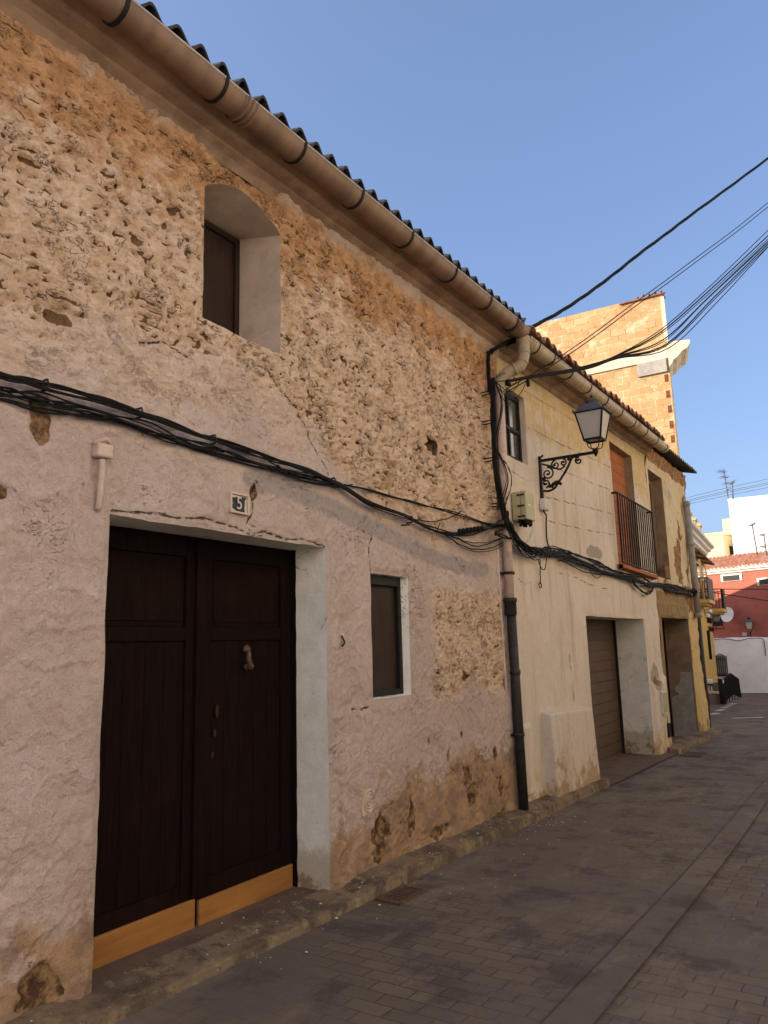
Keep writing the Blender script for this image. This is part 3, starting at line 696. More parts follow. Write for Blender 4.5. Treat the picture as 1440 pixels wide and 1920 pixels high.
# ------------------------------------------------------------------ HOUSE TWO (garage, bricked-up balcony door)
h2 = thing('cream_house', (10, 0, -.1), 'cream rendered house with garage doorway and bricked-up balcony opening', 'house')
S2 = 23
W2 = (7.12, 7.782, 3.53, 4.30); GAR = (9.413, 12.24, -.5, 1.90); BRK = (11.09, 12.33, 2.66, 4.53)
rim2 = lambda x: 4.52+.024*x
xs = spaced([7.03, W2[0], W2[1], GAR[0], BRK[0], GAR[1], BRK[1], 13.20], [.02]*7)
zs = spaced([-.5, GAR[3], BRK[2], W2[2], W2[3], BRK[3], 4.80], [.02]*6)
def spall2(X, Z):
    n = fbm(X*5, Z*5, 3, 81); m = np.zeros(X.shape)
    for (a, b, rx, rz) in [(7.18, .06, .10, .09), (7.5, -.02, .22, .035), (8.3, .0, .35, .02), (12.62, .92, .10, .08), (12.95, .25, .05, .2), (8.4, .42, .10, .03), (8.6, .10, .05, .05), (8.2, .18, .03, .05), (8.55, .30, .04, .02)]:
        m = np.maximum(m, sst(1.2, .8, np.hypot((X-a)/rx, (Z-b)/rz)+n*.8))
    return m
sl = lambda X: .010*(X-9)
L2 = [[(7.85, 3.98), (9.0, 4.02), (10.2, 4.08), (11.05, 4.10)], [(7.85, 3.60), (9, 3.68), (10.2, 3.72), (11.0, 3.76)], [(8.2, 3.24), (9.5, 3.32), (11, 3.40)], [(8.3, 2.96), (9.8, 3.02), (11, 3.10)], [(7.8, 4.40), (9.5, 4.46), (11, 4.52)],
      [(8.6, 2.38), (9.2, 2.36), (9.6, 2.30), (10.4, 2.28)], [(7.3, 2.25), (7.5, 2.2), (7.65, 2.22)], [(7.25, 3.38), (7.6, 3.35), (7.9, 3.36)], [(12.4, 4.10), (13.1, 4.12)], [(12.4, 3.6), (13.1, 3.62)], [(12.7, 2.2), (12.9, 2.0), (13.05, 1.9)], [(10.4, 3.72), (10.4, 3.4), (10.35, 3.2)], [(8.35, 4.45), (8.4, 4.02)]]
def crack2(X, Z):
    d = np.full(X.shape, 9.)
    for p in L2: d = np.minimum(d, polydist(X, Z, p))
    return np.clip(d, 0, .3)
def disp2(X, Z):
    d = fbm(X*.9, Z*.9, 3, 91)*.02+fbm(X*4, Z*4, 4, 92)*.006+fbm(X*11, Z*11, 3, 93)*.003
    d = d-spall2(X, Z)*.02
    blk = sst(.02, -.02, np.maximum(np.abs(X-8.42)-.68, Z-.835+.02*noise(X*3, X*0, 3))); d = d+blk*.0
    lowb = sst(.03, -.03, np.maximum(np.abs(X-12.72)-.42, Z-.93-.1*noise(X*3, X*0, 4))); d = d+lowb*.06
    pil = sst(.02, -.02, np.maximum(np.abs(X-7.3)-.09, np.maximum(Z-.78, .12-Z))); d = d+pil*.035
    return d+sst(4.45, 4.8, Z)**2*.03
at2 = {'ochre': lambda X, Z: np.clip(sst(3.0, 4.5, Z+.3*fbm(X*.8, Z*.8, 3, 94))*.58+sst(.9, .0, Z+.3*fbm(X, Z, 3, 95))*.42+sst(12.3, 13.1, X)*.15, 0, 1),
       'damp': lambda X, Z: sst(.35, -.15, Z-g(9)*0+.02*(X-7)+.2*fbm(X*1.6, Z*1.6, 3, 96))*.75,
       'grey': lambda X, Z: np.maximum(sst(1.15, .85, np.hypot((X-12.62)/.22, (Z-.98)/.22)+.3*fbm(X*4, Z*4, 2, 97)), np.maximum(sst(1.1, .9, np.hypot((X-9.95)/.36, (Z-2.74)/.085)+.5*fbm(X*4, Z*4, 2, 98))*.8, sst(1.1, .5, np.hypot((X-8.75)/.12, (Z-1.2)/.35)+.6*fbm(X*6, Z*3, 2, 99))*.5)),
       'spall': spall2, 'crack': crack2}
wall_grid('facade_wall', M['wall2'], h2, xs, zs, [W2, GAR, BRK], disp2, at2, S2)
reveal('garage_reveal', M['reveal'], h2, *GAR, .50, S2, inner=(9.40, 12.30, -.5, 1.905), bottom=False)
reveal('window_reveal', M['reveal_pink'], h2, *W2, .10, S2, inner=(7.13, 7.77, 3.54, 4.295))
reveal('opening_reveal', M['reveal_brown'], h2, *BRK, .13, S2, inner=(11.10, 12.30, 2.67, 4.525))
m = MB(); m.hexa([(7.745, -.135, -.25), (9.15, -.14, -.25), (9.15, .02, -.25), (7.745, .02, -.25)], [(7.72, -.112, .85), (9.06, -.118, .80), (9.06, .02, .83), (7.72, .02, .88)])
bk = m.build('plinth_block', M['wall2'], h2, bevel=.014); ca = bk.data.attributes.new('crack', 'FLOAT', 'POINT'); ca.data.foreach_set('value', [.3]*len(bk.data.vertices)); da = bk.data.attributes.new('damp', 'FLOAT', 'POINT'); da.data.foreach_set('value', [.75 if v.co.z < .2 else .1 for v in bk.data.vertices])
m = MB(); m.box((11.05, .12, 2.6), (12.36, .2, 4.6)); m.build('brick_infill', M['brick'], h2)
# sectional garage door: slats
gd = MB(); gd.box((9.36, .52, -.3), (12.4, .55, 2.0)); gd = gd.build('garage_door', M['garage'], h2)
nz = 14
for i in range(nz):
    z0 = -.25+i*(2.15/nz); m = MB(); m.box((9.40, .498, z0+.003), (12.31, .519, z0+2.15/nz-.002)); m.build('door_slat', M['garage'], gd, bevel=.003)
m = MB(); m.box((12.262, .46, -.3), (12.30, .497, 1.9)); m.build('guide_rail', M['iron'], gd)
# glazed window
w = MB()
for (a, b) in (((7.135, 3.545), (7.175, 4.29)), ((7.725, 3.545), (7.765, 4.29)), ((7.176, 4.25), (7.724, 4.29)), ((7.176, 3.545), (7.724, 3.585)), ((7.435, 3.586), (7.470, 4.249)), ((7.176, 3.87), (7.434, 3.915)), ((7.471, 3.87), (7.724, 3.915))): w.box((a[0], .055, a[1]), (b[0], .095, b[1]))
w = w.build('window', M['iron'], h2, bevel=.004)
m = MB(); m.box((7.15, .078, 3.56), (7.75, .084, 4.28)); m.build('pane', M['glass'], w)
m = MB(); m.box((7.18, .10, 3.58), (7.44, .105, 4.25)); m.build('curtain', M['whitetrim'], w)
# eave, roof tiles
PR2 = [(-.02, -.12), (-.05, -.09), (-.055, -.075), (-.14, -.07), (-.145, -.05), (-.16, -.045), (-.165, -.03), (-.235, -.025), (-.24, 0), (-.30, .01), (-.30, .05), (-.05, .06)]
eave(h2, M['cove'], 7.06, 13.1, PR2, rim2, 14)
m = MB()   # dog-tooth course of brick corners under the eave
for i in range(int((13.0-7.1)/.105)):
    x = 7.12+i*.105+random.uniform(-.008, .008); z = rim2(x)-.062+random.uniform(-.006, .006)
    m.hexa([(x-.05, -.05, z), (x, -.14+random.uniform(-.008, .008), z), (x+.05, -.05, z), (x, -.02, z)], [(x-.05, -.05, z+.045), (x, -.14, z+.045), (x+.05, -.05, z+.045), (x, -.02, z+.045)])
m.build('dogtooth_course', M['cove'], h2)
def tiles(parent, mat, x0, x1, ya, zf, slope, per, courses, name='roof_tiles', seed=1):
    rnd = random.Random(seed); cov = MB(); L = .42; n = 8
    k = int((x1-x0)/per)
    for i in range(k+1):
        x = x0+i*per
        for c in range(courses):
            o = c*.30; tw = rnd.uniform(-.02, .02); dz = rnd.uniform(-.012, .012)+c*.012; dy = rnd.uniform(-.025, .015)
            for kind in (0, 1):
                rA, rB = (.098, .078) if kind == 0 else (.085, .10)
                xx = x+(0 if kind == 0 else per/2)+rnd.uniform(-.008, .008)
                out = []; inn = []
                for t in (0, 1):
                    y = ya+dy+o+L*t; r = rA+(rB-rA)*t
                    zb = zf(xx)+(o+L*t)*slope+dz+(.075 if kind == 0 else .105-.02)-(0 if kind == 0 else .02)
                    aa = np.linspace(math.pi, 0, n)
                    s = 1 if kind == 0 else -1
                    out.append([(xx+tw*t+r*math.cos(a), y, zb+s*r*.85*math.sin(a)-(.02 if kind == 0 else -.06)) for a in aa])
                    inn.append([(xx+tw*t+(r-.014)*math.cos(a), y, zb+s*(r-.014)*.85*math.sin(a)-(.02 if kind == 0 else -.06)) for a in aa])
                cov.sheet(out); cov.sheet(inn[::-1]); cov.sheet([out[0], inn[0]], False)
    return cov.build(name, mat, parent)
tiles(h2, M['tile'], 7.12, 13.0, -.40, lambda x: rim2(x)+.0, .30, .215, 3, seed=3)
m = MB(); m.sheet([[(x, y, rim2(x)+z) for x in (7.03, 13.0)] for y, z in ((-.33, .04), (.8, .40), (3.0, 1.02))]); m.sheet([[(x, y, z) for x in (7.03, 13.0)] for y, z in ((3.0, 5.78), (6.4, 4.9))]); m.build('roof', M['tile'], h2)
m = MB(); m.box((7.03, 6.2, -.5), (13.0, 6.4, 4.95)); m.build('rear_wall', M['wall2'], h2)
gutter(7.06, 13.35, -.315, .088, rim2, M['gutter2'], [7.30, 7.75, 8.35, 9.05, 9.75, 10.45, 11.15, 11.85, 12.55, 13.2], [7.16, 11.4], 'beige half-round gutter under the clay tiled eave of the cream house')
# balcony railing
t = thing('balcony_railing', (12, -.05, 2.6), 'black iron railing in front of the bricked-up opening', 'railing')
m = MB(); zt = lambda x: 3.71-.012*(x-11); zb = lambda x: 2.66-.02*(x-11)
m.bar((10.97, -.09, zt(10.97)), (13.0, -.09, zt(13.0)), .03, .014); m.bar((10.98, -.083, 3.71), (10.98, .03, 3.71), .014, .03); m.bar((12.99, -.083, zt(13)), (12.99, .05, zt(13)), .014, .03)
m.bar((10.97, -.09, zb(11)+.03), (13.0, -.09, zb(13)+.03), .03, .014); m.build('rail', M['iron'], t)
for i in range(17):
    x = 10.98+i*(2.01/16); m = MB(); m.bar((x, -.09, zb(x)+.03), (x, -.09, zt(x)), .016 if i not in (0, 16) else .024); m.build('baluster', M['iron'], t)
m = MB()
rows = []
for x in np.linspace(10.95, 13.02, 24): rows.append([(x, .06, zb(x)+.0), (x, -.10+.008*noise(np.array([x*6]), np.array([0.]), 4)[0], zb(x)), (x, -.10, zb(x)-.05), (x, .02, zb(x)-.07)])
m.sheet(rows, False); m.build('balcony_sill', M['brick'], h2)
# meter cover, vent slot
t = thing('meter_cover', (12.77, -.07, .6), 'cream meter cover set in grey cement beside the garage doorway', 'meter cover')
m = MB(); m.box((12.60, -.098, .42), (12.93, -.02, .77)); m.build('cover', M['whiteplastic'], t, bevel=.005)
m = MB(); m.box((12.625, -.104, .445), (12.905, -.0985, .745)); m.build('lid', M['boxplastic'], t, bevel=.003)
t = thing('vent_slot', (12.95, -.07, .15), 'narrow black vent slot low in the wall below the meter cover', 'vent')
m = MB(); m.box((12.88, -.092, .06), (12.99, -.02, .25)); m.build('opening', M['dark'], t)
m = MB(); m.box((12.868, -.096, .05), (12.879, -.02, .26)); m.box((12.991, -.096, .05), (13.002, -.02, .26)); m.box((12.8785, -.096, .05), (12.9915, -.02, .0595)); m.box((12.8785, -.096, .2505), (12.9915, -.02, .26)); m.build('frame', M['iron'], t)

# ------------------------------------------------------------------ HOUSE THREE (crumbling)
h3 = thing('crumbling_house', (15, 0, -.25), 'narrow crumbling house with exposed rubble and open ground floor doorway', 'house')
S3 = 37
D3 = (13.42, 15.60, -.7, 1.95); U3 = (13.37, 14.41, 2.64, 4.52)
xs = spaced([13.20, U3[0], D3[0], U3[1], D3[1], 16.62], [.022]*5); zs = spaced([-.7, D3[3], U3[2], U3[3], 4.95], [.022]*4)
def spall3(X, Z):
    n = fbm(X*2.6, Z*2.2, 4, 101)
    m = sst(1.15, .85, np.hypot((X-15.25)/.30, (Z-3.02)/.42)+n*.7)
    m = np.maximum(m, sst(4.62, 4.74, Z+.06*n)); m = np.maximum(m, sst(16.32, 16.5, X+.22*n)*sst(2.4, 2.9, Z))
    m = np.maximum(m, sst(.02, -.12, np.abs(Z-2.48)-.13+.25*n)*sst(13.2, 13.5, X)); m = np.maximum(m, sst(15.3, 15.8, X+.4*n)*sst(.25, .05, np.abs(Z-2.35)-.1+.2*n))
    m = np.maximum(m, sst(.25, .45, fbm(X*1.8, Z*1.2, 4, 107)+.18*sst(14.5, 16.3, X)-.05)*sst(2.5, 2.8, Z))
    m = np.maximum(m, sst(16.44, 16.55, X+.12*n)*.9)
    return np.clip(m, 0, 1)
def disp3(X, Z):
    f1, f2 = worley(X*5, Z*8, 102)
    d = fbm(X*1.2, Z*1.2, 3, 103)*.04+fbm(X*5, Z*5, 4, 104)*.024-spall3(X, Z)*(.035-.025*np.clip(.6-f1, -.3, .6))
    pier = sst(1.3, .2, Z)*sst(15.6, 15.9, X)*.05
    lint = sst(.03, -.01, np.maximum(np.abs(Z-2.08)-.12, np.abs(X-14.5)-1.25))*.02
    return d+pier+lint+sst(4.55, 4.8, Z)*.05
at3 = {'ochre': lambda X, Z: np.clip(sst(2.5, 2.3, Z)*.8+.25*sst(13.5, 16, X)+.3*fbm(X*1.5, Z*1.5, 3, 105), 0, 1),
       'damp': lambda X, Z: np.clip(sst(2.5, 2.35, Z+.1*fbm(X*2, Z*2, 2, 106))*sst(15.8, 15.5, X)*.98+sst(.25, -.2, Z+.2*fbm(X*2, Z*2, 3, 108))*.6, 0, 1),
       'grey': lambda X, Z: sst(.2, .5, fbm(X*1.2, Z*.8, 3, 109))*.5, 'spall': spall3,
       'crack': lambda X, Z: np.clip(np.minimum(polydist(X, Z, [(15.2, 4.6), (15.1, 4.2), (15.35, 3.9), (15.5, 3.6)]), polydist(X, Z, [(15.2, 2.66), (15.6, 2.9), (15.75, 2.6)])), 0, .3)}
wall_grid('facade_wall', M['wall3'], h3, xs, zs, [D3, U3], disp3, at3, S3)
reveal('doorway_reveal', M['reveal_brown'], h3, *D3, .46, S3, inner=(13.42, 15.62, -.7, 1.93), bottom=False)
reveal('opening_reveal', M['reveal_brown'], h3, *U3, .26, S3, inner=(13.37, 14.38, 2.65, 4.48))
# grey cement render on the lower doorway jamb
m = MB(); rows = []
for z in np.linspace(-.5, .95, 22):
    e = .10+.12*abs(math.sin(z*5.1))+.05*math.sin(z*17)+(.20 if z > .75 else 0); rows.append([(15.594, .03+.0*z, z), (15.594, .23, z), (15.594, max(.24, .44-e*(z > .5)), z)])
m.sheet(rows); m.build('cement_patch', M['concrete'], h3)
m = MB(); m.box((13.2, .46, -.6), (15.7, .50, 2.1)); m.build('door', M['door'], h3)
w = MB(); w.box((13.3, .262, 2.6), (14.45, .30, 4.6)); w = w.build('balcony_door', M['dark'], h3)
m = MB(); m.box((13.36, .20, 2.66), (14.02, .24, 4.36)); m.box((13.40, .19, 2.72), (13.68, .199, 3.4)); m.box((13.40, .19, 3.5), (13.68, .199, 4.3)); m.build('door_leaf', M['oldwood'], w, bevel=.004)
m = MB(); m.box((14.27, .17, 2.65), (14.36, .26, 4.48)); m.box((13.38, .17, 4.40), (14.26, .26, 4.475)); m.build('frame', M['oldwood'], w, bevel=.004)
m = MB()
for i in range(5): m.box((14.02+random.uniform(-.05, .05), .0, 2.66+i*.045), (14.40, .15-.02*i, 2.70+i*.045))
m.build('rubble_sill', M['oldwood'], h3)
t_ = MB(); t_.box((13.2, .05, 4.75), (16.6, .3, 4.97)); t_.build('wall_plate', M['oldwood'], h3)
corrug(h3, M['greysheet'], 12.95, 16.72, -.235, lambda x: 4.985+.012*(x-13), 4.2, 6.1, .177, .027, th=.01, n=8)
m = MB(); m.box((13.1, 4.0, -.6), (16.5, 4.2, 6.0)); m.box((16.52, .1, -.6), (16.62, 4.0, 4.95)); m.build('rear_wall', M['wall3'], h3)
# weathered rainwater pipe at its corner
t = thing('drain_pipe', (16.5, -.08, 2), 'weathered grey rainwater pipe on the corner of the crumbling house', 'drain pipe', 'rainwater pipes')
PT, PB = [np.array(onY(*q, -.09)) for q in ((1287, 945), (1310, 1158))]; pts = [PT, PB]
m = MB(); m.tube(pts, .062, 12); m.build('pipe', M['concrete'], t)
m = MB(); 
for u in (0.0, .36, .98):
    m = MB(); q = PT+(PB-PT)*u; m.lathe(tuple(q), [(.066, -.04), (.076, -.03), (.076, .04), (.066, .05)], 12); m.build('collar', M['concrete'], t)
m = MB()
m.tube([(16.70, .02, 2.0), (16.70, .02, -.35)], .055, 10); m.build('dark_gap_strip', M['oldiron'], t)  # black tube put in for the darkness of the gap past the corner

# ------------------------------------------------------------------ rainwater pipe between house one and two
t = thing('drain_pipe', (6.95, -.08, 0), 'rainwater pipe with black iron lower half between the two near houses', 'drain pipe', 'rainwater pipes')
el = crom([(7.06, -.315, 4.70), (7.055, -.315, 4.60), (7.03, -.31, 4.47), (7.0, -.27, 4.38), (6.95, -.16, 4.32), (6.93, -.09, 4.24), (6.925, -.075, 4.12)], 6)
m = MB(); m.tube(el, [.075]*4+[.062]*(len(el)-4), 14); m.build('elbow', M['gutter2'], t)
m = MB()
for i in (9, 14, 20): 
    p = el[i]; q = el[i+1]; m.tube([p, p+(q-p)*.9], .069, 14)
m.build('elbow_collar', M['gutter2'], t)
m = MB(); m.tube([(6.925, -.075, 4.14), (6.90, -.075, 1.98)], .046, 14); m.build('upper_pipe', M['stub'], t)
m = MB(); m.tube([(6.90, -.08, 2.02), (6.95, -.08, .03)], .047, 14); m.lathe((6.90, -.08, 1.85), [(.05, 0), (.058, .015), (.058, .13), (.066, .135), (.066, .17), (.05, .175)], 14); m.lathe((6.921, -.08, 1.30), [(.05, -.01), (.054, 0), (.054, .03), (.05, .04)], 14); m.build('iron_pipe', M['oldiron'], t)
for z in (2.25, .72):
    x = 6.90+(.03 if z < 1 else .005); m = MB(); m.lathe((x, -.08, z), [(.05, 0), (.056, .002), (.056, .028), (.05, .03)], 14); m.box((x-.075, -.045, z+.004), (x+.075, -.02, z+.026)); m.build('clamp', M['oldiron'], t)
m = MB(); m.tube([(6.80, -.012, 2.62), (6.80, -.014, 1.9), (6.835, -.014, 1.2), (6.86, -.014, .8)], .014, 8)
tag(m.build('conduit', M['stub']), 'thin limewashed conduit beside the drain pipe', 'conduit')

# ------------------------------------------------------------------ wall lantern
def lantern_body(t, c, s, lean=0, full=True):
    """four-sided tapering lantern hanging around c (bottom of the frame), s = height of the glass"""
    x, y, z = c; a, b = .30*s, .50*s   # half widths bottom / top
    cor = [(-1, -1), (1, -1), (1, 1), (-1, 1)]
    lo = [Vector((x+a*i, y+a*j, z)) for i, j in cor]; hi = [Vector((x+b*i, y+b*j, z+s)) for i, j in cor]
    m = MB(); w = .055*s
    for k in range(4):
        n = (k+1) % 4
        m.bar(lo[k], hi[k], w); m.bar(lo[k], lo[n], w*1.1); m.bar(hi[k], hi[n], w*1.2)
    m.build('lantern_frame', M['iron'], t)
    for k in range(4):
        n = (k+1) % 4; p = [lo[k].lerp(hi[k], .04), lo[n].lerp(hi[n], .04), lo[n].lerp(hi[n], .97), lo[k].lerp(hi[k], .97)]
        o = ((lo[k]+lo[n]+hi[k]+hi[n])/4-Vector((x, y, z+s/2))); o.z = 0; o = o.normalized()*(-.012*s-.002)
        m = MB(); m.prism([q+o for q in p], o.normalized()*-.004); m.build('glass_pane', M['lampglass'], t)
    m = MB(); e = b*1.17
    r0 = [(x+e*i, y+e*j, z+s*1.0) for i, j in cor]; r1 = [(x+e*i*.98, y+e*j*.98, z+s*1.035) for i, j in cor]
    r2 = [(x+b*.98*i, y+b*.98*j, z+s*1.06) for i, j in cor]; r3 = [(x+b*.52*i, y+b*.52*j, z+s*1.34) for i, j in cor]
    for p, q in ((r0, r1), (r1, r2), (r2, r3)): m.add(p+q, [(k, (k+1) % 4, (k+1) % 4+4, k+4) for k in range(4)])
    m.add(r3, [(0, 1, 2, 3)]); m.add(r0, [(3, 2, 1, 0)]); m.build('hood', M['hood'], t)
    m = MB(); m.lathe((x, y, z+s*1.33), [(.20*s, 0), (.22*s, .03*s), (.16*s, .05*s), (.24*s, .11*s), (.245*s, .13*s), (.21*s, .18*s), (.13*s, .25*s), (.05*s, .28*s)], 18); m.build('cap', M['greysheet'] if full else M['iron'], t)
    m = MB(); m.lathe((x, y, z+s*1.60), [(.035*s, 0), (.05*s, .03*s), (.05*s, .06*s), (.02*s, .10*s)], 10)
    if full:
        for i, j in cor: m.lathe((x+e*i*.94, y+e*j*.94, z+s*1.03), [(.012*s, 0), (.03*s, .03*s), (.03*s, .05*s), (.01*s, .075*s)], 8)
    m.build('finial', M['iron'], t)
    m = MB(); q = .17*s
    for i, j in cor: m.tube(crom([(x+a*i*.8, y+a*j*.8, z), (x+q*i*1.2, y+q*j*1.2, z-.20*s), (x+q*i*.9, y+q*j*.9, z-.30*s), (x+.03*s*i, y+.03*s*j, z-.32*s)], 5), .018*s, 6)
    m.lathe((x, y, z-.56*s), [(.012*s, -.06*s), (.06*s, .03*s), (.10*s, .10*s), (.11*s, .16*s), (.07*s, .24*s)], 14); m.build('cradle', M['iron'], t)
XL = 8.11
t = thing('wall_lantern', (XL, -.02, 3.6), 'large old street lantern with frosted panes on a scrolled iron bracket above the box', 'wall lantern', 'street lanterns')
LS = .305; LC = (XL, -.665, 3.775)
lantern_body(t, LC, LS)
m = MB(); ah = LC[2]-.45*LS
m.box((XL-.022, -.030, 3.10), (XL+.022, -.004, 3.69)); m.bar((XL, -.03, ah), (XL, -.66, ah), .03, .03)
m.tube([(XL, -.03, 3.68), (XL-.0, -.06, 3.70)], .012, 6)
m.build('bracket', M['iron'], t, bevel=.002)
m = MB()
def scroll(c, r0, turns, a0, sgn, rad=.011):
    pts = []
    for i in range(22):
        u = i/21; a = a0+sgn*u*turns*2*math.pi; r = r0*(1-.78*u); pts.append((XL, c[0]+r*math.cos(a), c[1]+r*math.sin(a)))
    m.tube(pts, [rad*(1-.3*i/21) for i in range(22)], 6)
    m.lathe((XL-.014, c[0]+r0*.2*math.cos(a0+sgn*turns*2*math.pi), c[1]+r0*.2*math.sin(a0+sgn*turns*2*math.pi)), [(.016, -.01), (.02, 0), (.016, .01)], 8)
m.tube(crom([(XL, -.04, 3.285), (XL, -.10, 3.275), (XL, -.17, 3.30), (XL, -.23, 3.37), (XL, -.33, 3.50), (XL, -.40, ah-.02), (XL, -.47, ah-.03)], 6), .013, 6)
scroll((-.10, ah-.16), .075, 1.4, R(90), 1); scroll((-.20, ah-.075), .055, 1.3, R(90), -1); scroll((-.29, ah-.06), .042, 1.2, R(90), 1); scroll((-.47, ah-.065), .045, 1.2, R(100), -1); scroll((-.07, ah-.27), .05, 1.1, R(-90), -1)
m.tube(crom([(XL, -.04, ah-.04), (XL, -.13, ah-.075), (XL, -.24, ah-.13), (XL, -.31, ah-.10)], 6), .010, 6)
m.tube(crom([(XL, -.14, 3.305), (XL, -.17, 3.35), (XL, -.22, 3.36), (XL, -.25, 3.33)], 5), [.012]*6+[.024]*6+[.018]*4, 6)
for yy, zz in ((-.12, 3.33), (-.16, 3.345), (-.20, 3.355), (-.05, 3.42), (-.36, ah-.03)): m.lathe((XL, yy, zz), [(.012, -.02), (.026, 0), (.012, .02)], 8)
m.build('scrollwork', M['iron'], t)
m = MB(); m.tube(crom([(XL+.03, -.02, 3.30), (XL-.01, -.03, 3.15), (XL-.02, -.03, 3.06), (XL+.04, -.03, 3.02)], 6), .009, 6); m.tube(crom([(XL+.05, -.035, 3.02), (XL+.06, -.02, 2.85), (XL+.07, -.02, 2.70), (XL+.16, -.03, 2.60)], 6), .008, 6)
tag(m.build('lamp_cable', M['black']), 'thin black cable running down the wall from the lantern bracket', 'cable')
t = thing('junction_box', (8.12, -.03, 3.1), 'small white junction box under the lantern bracket', 'junction box')
m = MB(); m.box((8.045, -.062, 3.06), (8.19, -.005, 3.19)); m.build('body', M['whiteplastic'], t, bevel=.006)
m = MB(); m.box((8.055, -.068, 3.07), (8.18, -.0625, 3.18)); m.build('lid', M['whiteplastic'], t, bevel=.002)
# telecom distribution box
t = thing('distribution_box', (7.35, -.08, 3.0), 'olive cream cable distribution box with black cable glands underneath', 'distribution box')
bx0, bx1, by, bz0, bz1 = 7.245, 7.475, -.165, 2.845, 3.135
m = MB(); m.box((bx0, -.10, bz0), (bx1, -.008, bz1)); m.build('body', M['boxplastic'], t, bevel=.006)
m = MB(); m.box((bx0-.004, by, bz0-.004), (bx1+.004, -.102, bz1+.004)); m.build('cover', M['boxplastic'], t, bevel=.010)
for i, z in enumerate((3.10, 2.985, 2.875)):
    m = MB(); m.box((bx0-.012, -.15, z-.012), (bx0-.0045, -.07, z+.006)); m.build('clip', M['oldiron'], t, bevel=.002)
m = MB(); m.box((bx0+.05, by-.002, 2.985), (bx0+.085, by-.0003, 3.005)); m.box((bx0+.095, by-.002, 2.985), (bx0+.125, by-.0003, 3.003)); m.box((bx0+.15, by-.002, 2.98), (bx0+.162, by-.0003, 2.992)); m.build('sticker', M['whitetrim'], t)
m = MB()
for i in range(6):
    for j in range(2):
        x = bx0+.03+i*.034; y = -.13+j*.06; l = random.uniform(.03, .075); m.tube([(x, y, bz0), (x+random.uniform(-.01, .01), y, bz0-l)], .015, 8)
m.build('cable_gland', M['black'], t)
m = MB()
for i in range(3): m.tube(crom([(7.44, -.12, 2.84), (7.46+i*.012, -.13, 2.76), (7.43, -.10, 2.68-i*.02), (7.40, -.07, 2.62)], 5), .004, 5)
m.build('loose_wire', M['whiteplastic'], t)

# ------------------------------------------------------------------ cables
def strands(t, path, n, r, spread, seed, sag=0, smooth=8, flat=1., mat='black', wob=.008):
    if path[0][0] == -3: path = lead(path)
    rnd = random.Random(seed); base = crom(path, smooth); L = len(base)
    for k in range(n):
        a = rnd.uniform(0, 6.28); rad = spread*math.sqrt(rnd.random()); ph = rnd.uniform(0, 6.28); fr = rnd.uniform(1.0, 2.6)
        pts = []
        for i, p in enumerate(base):
            u = i/(L-1); q = a+2.0*math.sin(fr*u*6.28+ph)
            dz = rad*math.sin(q)+wob*math.sin(3.3*fr*u*6.28+ph); dy = rad*flat*math.cos(q)
            nz = -sag*rnd.random()*0
            pts.append((p[0], min(p[1]+dy, -.012), p[2]+dz+nz+wob*.4*math.sin(11*u*6.28+ph)))
        m = MB(); m.tube(pts, r*rnd.uniform(.75, 1.25), 6); m.build('cable', M[mat], t)
def clip(t, p, w=.03, h=.06):
    m = MB(); m.tube([(p[0], -.002, p[2]+h*.5), (p[0]+.002, p[1]-w*.6, p[2]+h*.55), (p[0]+.004, p[1]-w, p[2]), (p[0]+.002, p[1]-w*.6, p[2]-h*.5), (p[0], -.002, p[2]-h*.55)], .006, 6); m.build('cable_clip', M['oldiron'], t)
def W(px, py, y=-.06): return tuple(onY(px, py, y))
def lead(pts):
    p = pts[1]; return [(p[0]-d, p[1], p[2]+.015*d) for d in (4.5, 2.2, 1.0, .45, .18)]+list(pts[1:])
_st = None
run = [(-3, -.06, 2.83)]+[W(*p) for p in ((0, 702), (60, 716), (130, 735), (215, 757), (290, 785), (360, 812), (430, 833), (500, 857), (560, 876), (600, 890), (640, 910), (690, 942), (760, 968), (800, 988), (840, 1000), (880, 1000), (915, 990), (945, 985))]
t = thing('cable_bundle', (4, -.05, 2.75), 'thick sagging bundle of black cables along the wall above the big dark door', 'cable bundle')
strands(t, run, 8, .0056, .0115, 1, flat=.6)
strands(t, [(-3, -.04, 2.80)]+[W(*p, -.045) for p in ((0, 724), (70, 745), (150, 765), (250, 793), (340, 822), (430, 849), (520, 878), (600, 897), (640, 912))], 5, .004, .022, 2, flat=.5)
lowc = [(-3, -.03, 2.72)]+[W(*p, -.03) for p in ((0, 748), (50, 763), (120, 774), (190, 785), (260, 803), (340, 830), (430, 858), (500, 878), (560, 897), (640, 908), (700, 921), (745, 934), (790, 946), (850, 962), (905, 978), (945, 988))]
strands(t, lowc, 2, .006, .006, 3)
strands(t, [(-3, -.035, 2.76)]+[W(*p, -.035) for p in ((0, 742), (60, 748), (130, 766), (180, 780), (250, 800), (330, 830), (420, 848))], 2, .0045, .008, 4)
for k, q in enumerate((((520, 872), (545, 893), (590, 908), (630, 912), (660, 908)), ((500, 862), (540, 885), (600, 902), (650, 910)), ((760, 970), (810, 978), (850, 968), (865, 958)), ((832, 1002), (858, 1018), (890, 1030), (920, 1028), (945, 1015)), ((835, 1002), (865, 1025), (900, 1035), (930, 1030), (950, 1018)), ((838, 1000), (870, 1014), (905, 1018), (945, 1008)), ((838, 1002), (862, 1012), (900, 1024), (950, 1005)))):
    strands(t, [W(*p, -.05) for p in q], 1, .0045, .004, 40+k, wob=.002)
for px, py in ((85, 722), (262, 774), (400, 824), (625, 903), (770, 974)): clip(t, W(px, py, -.045), .018, .045)
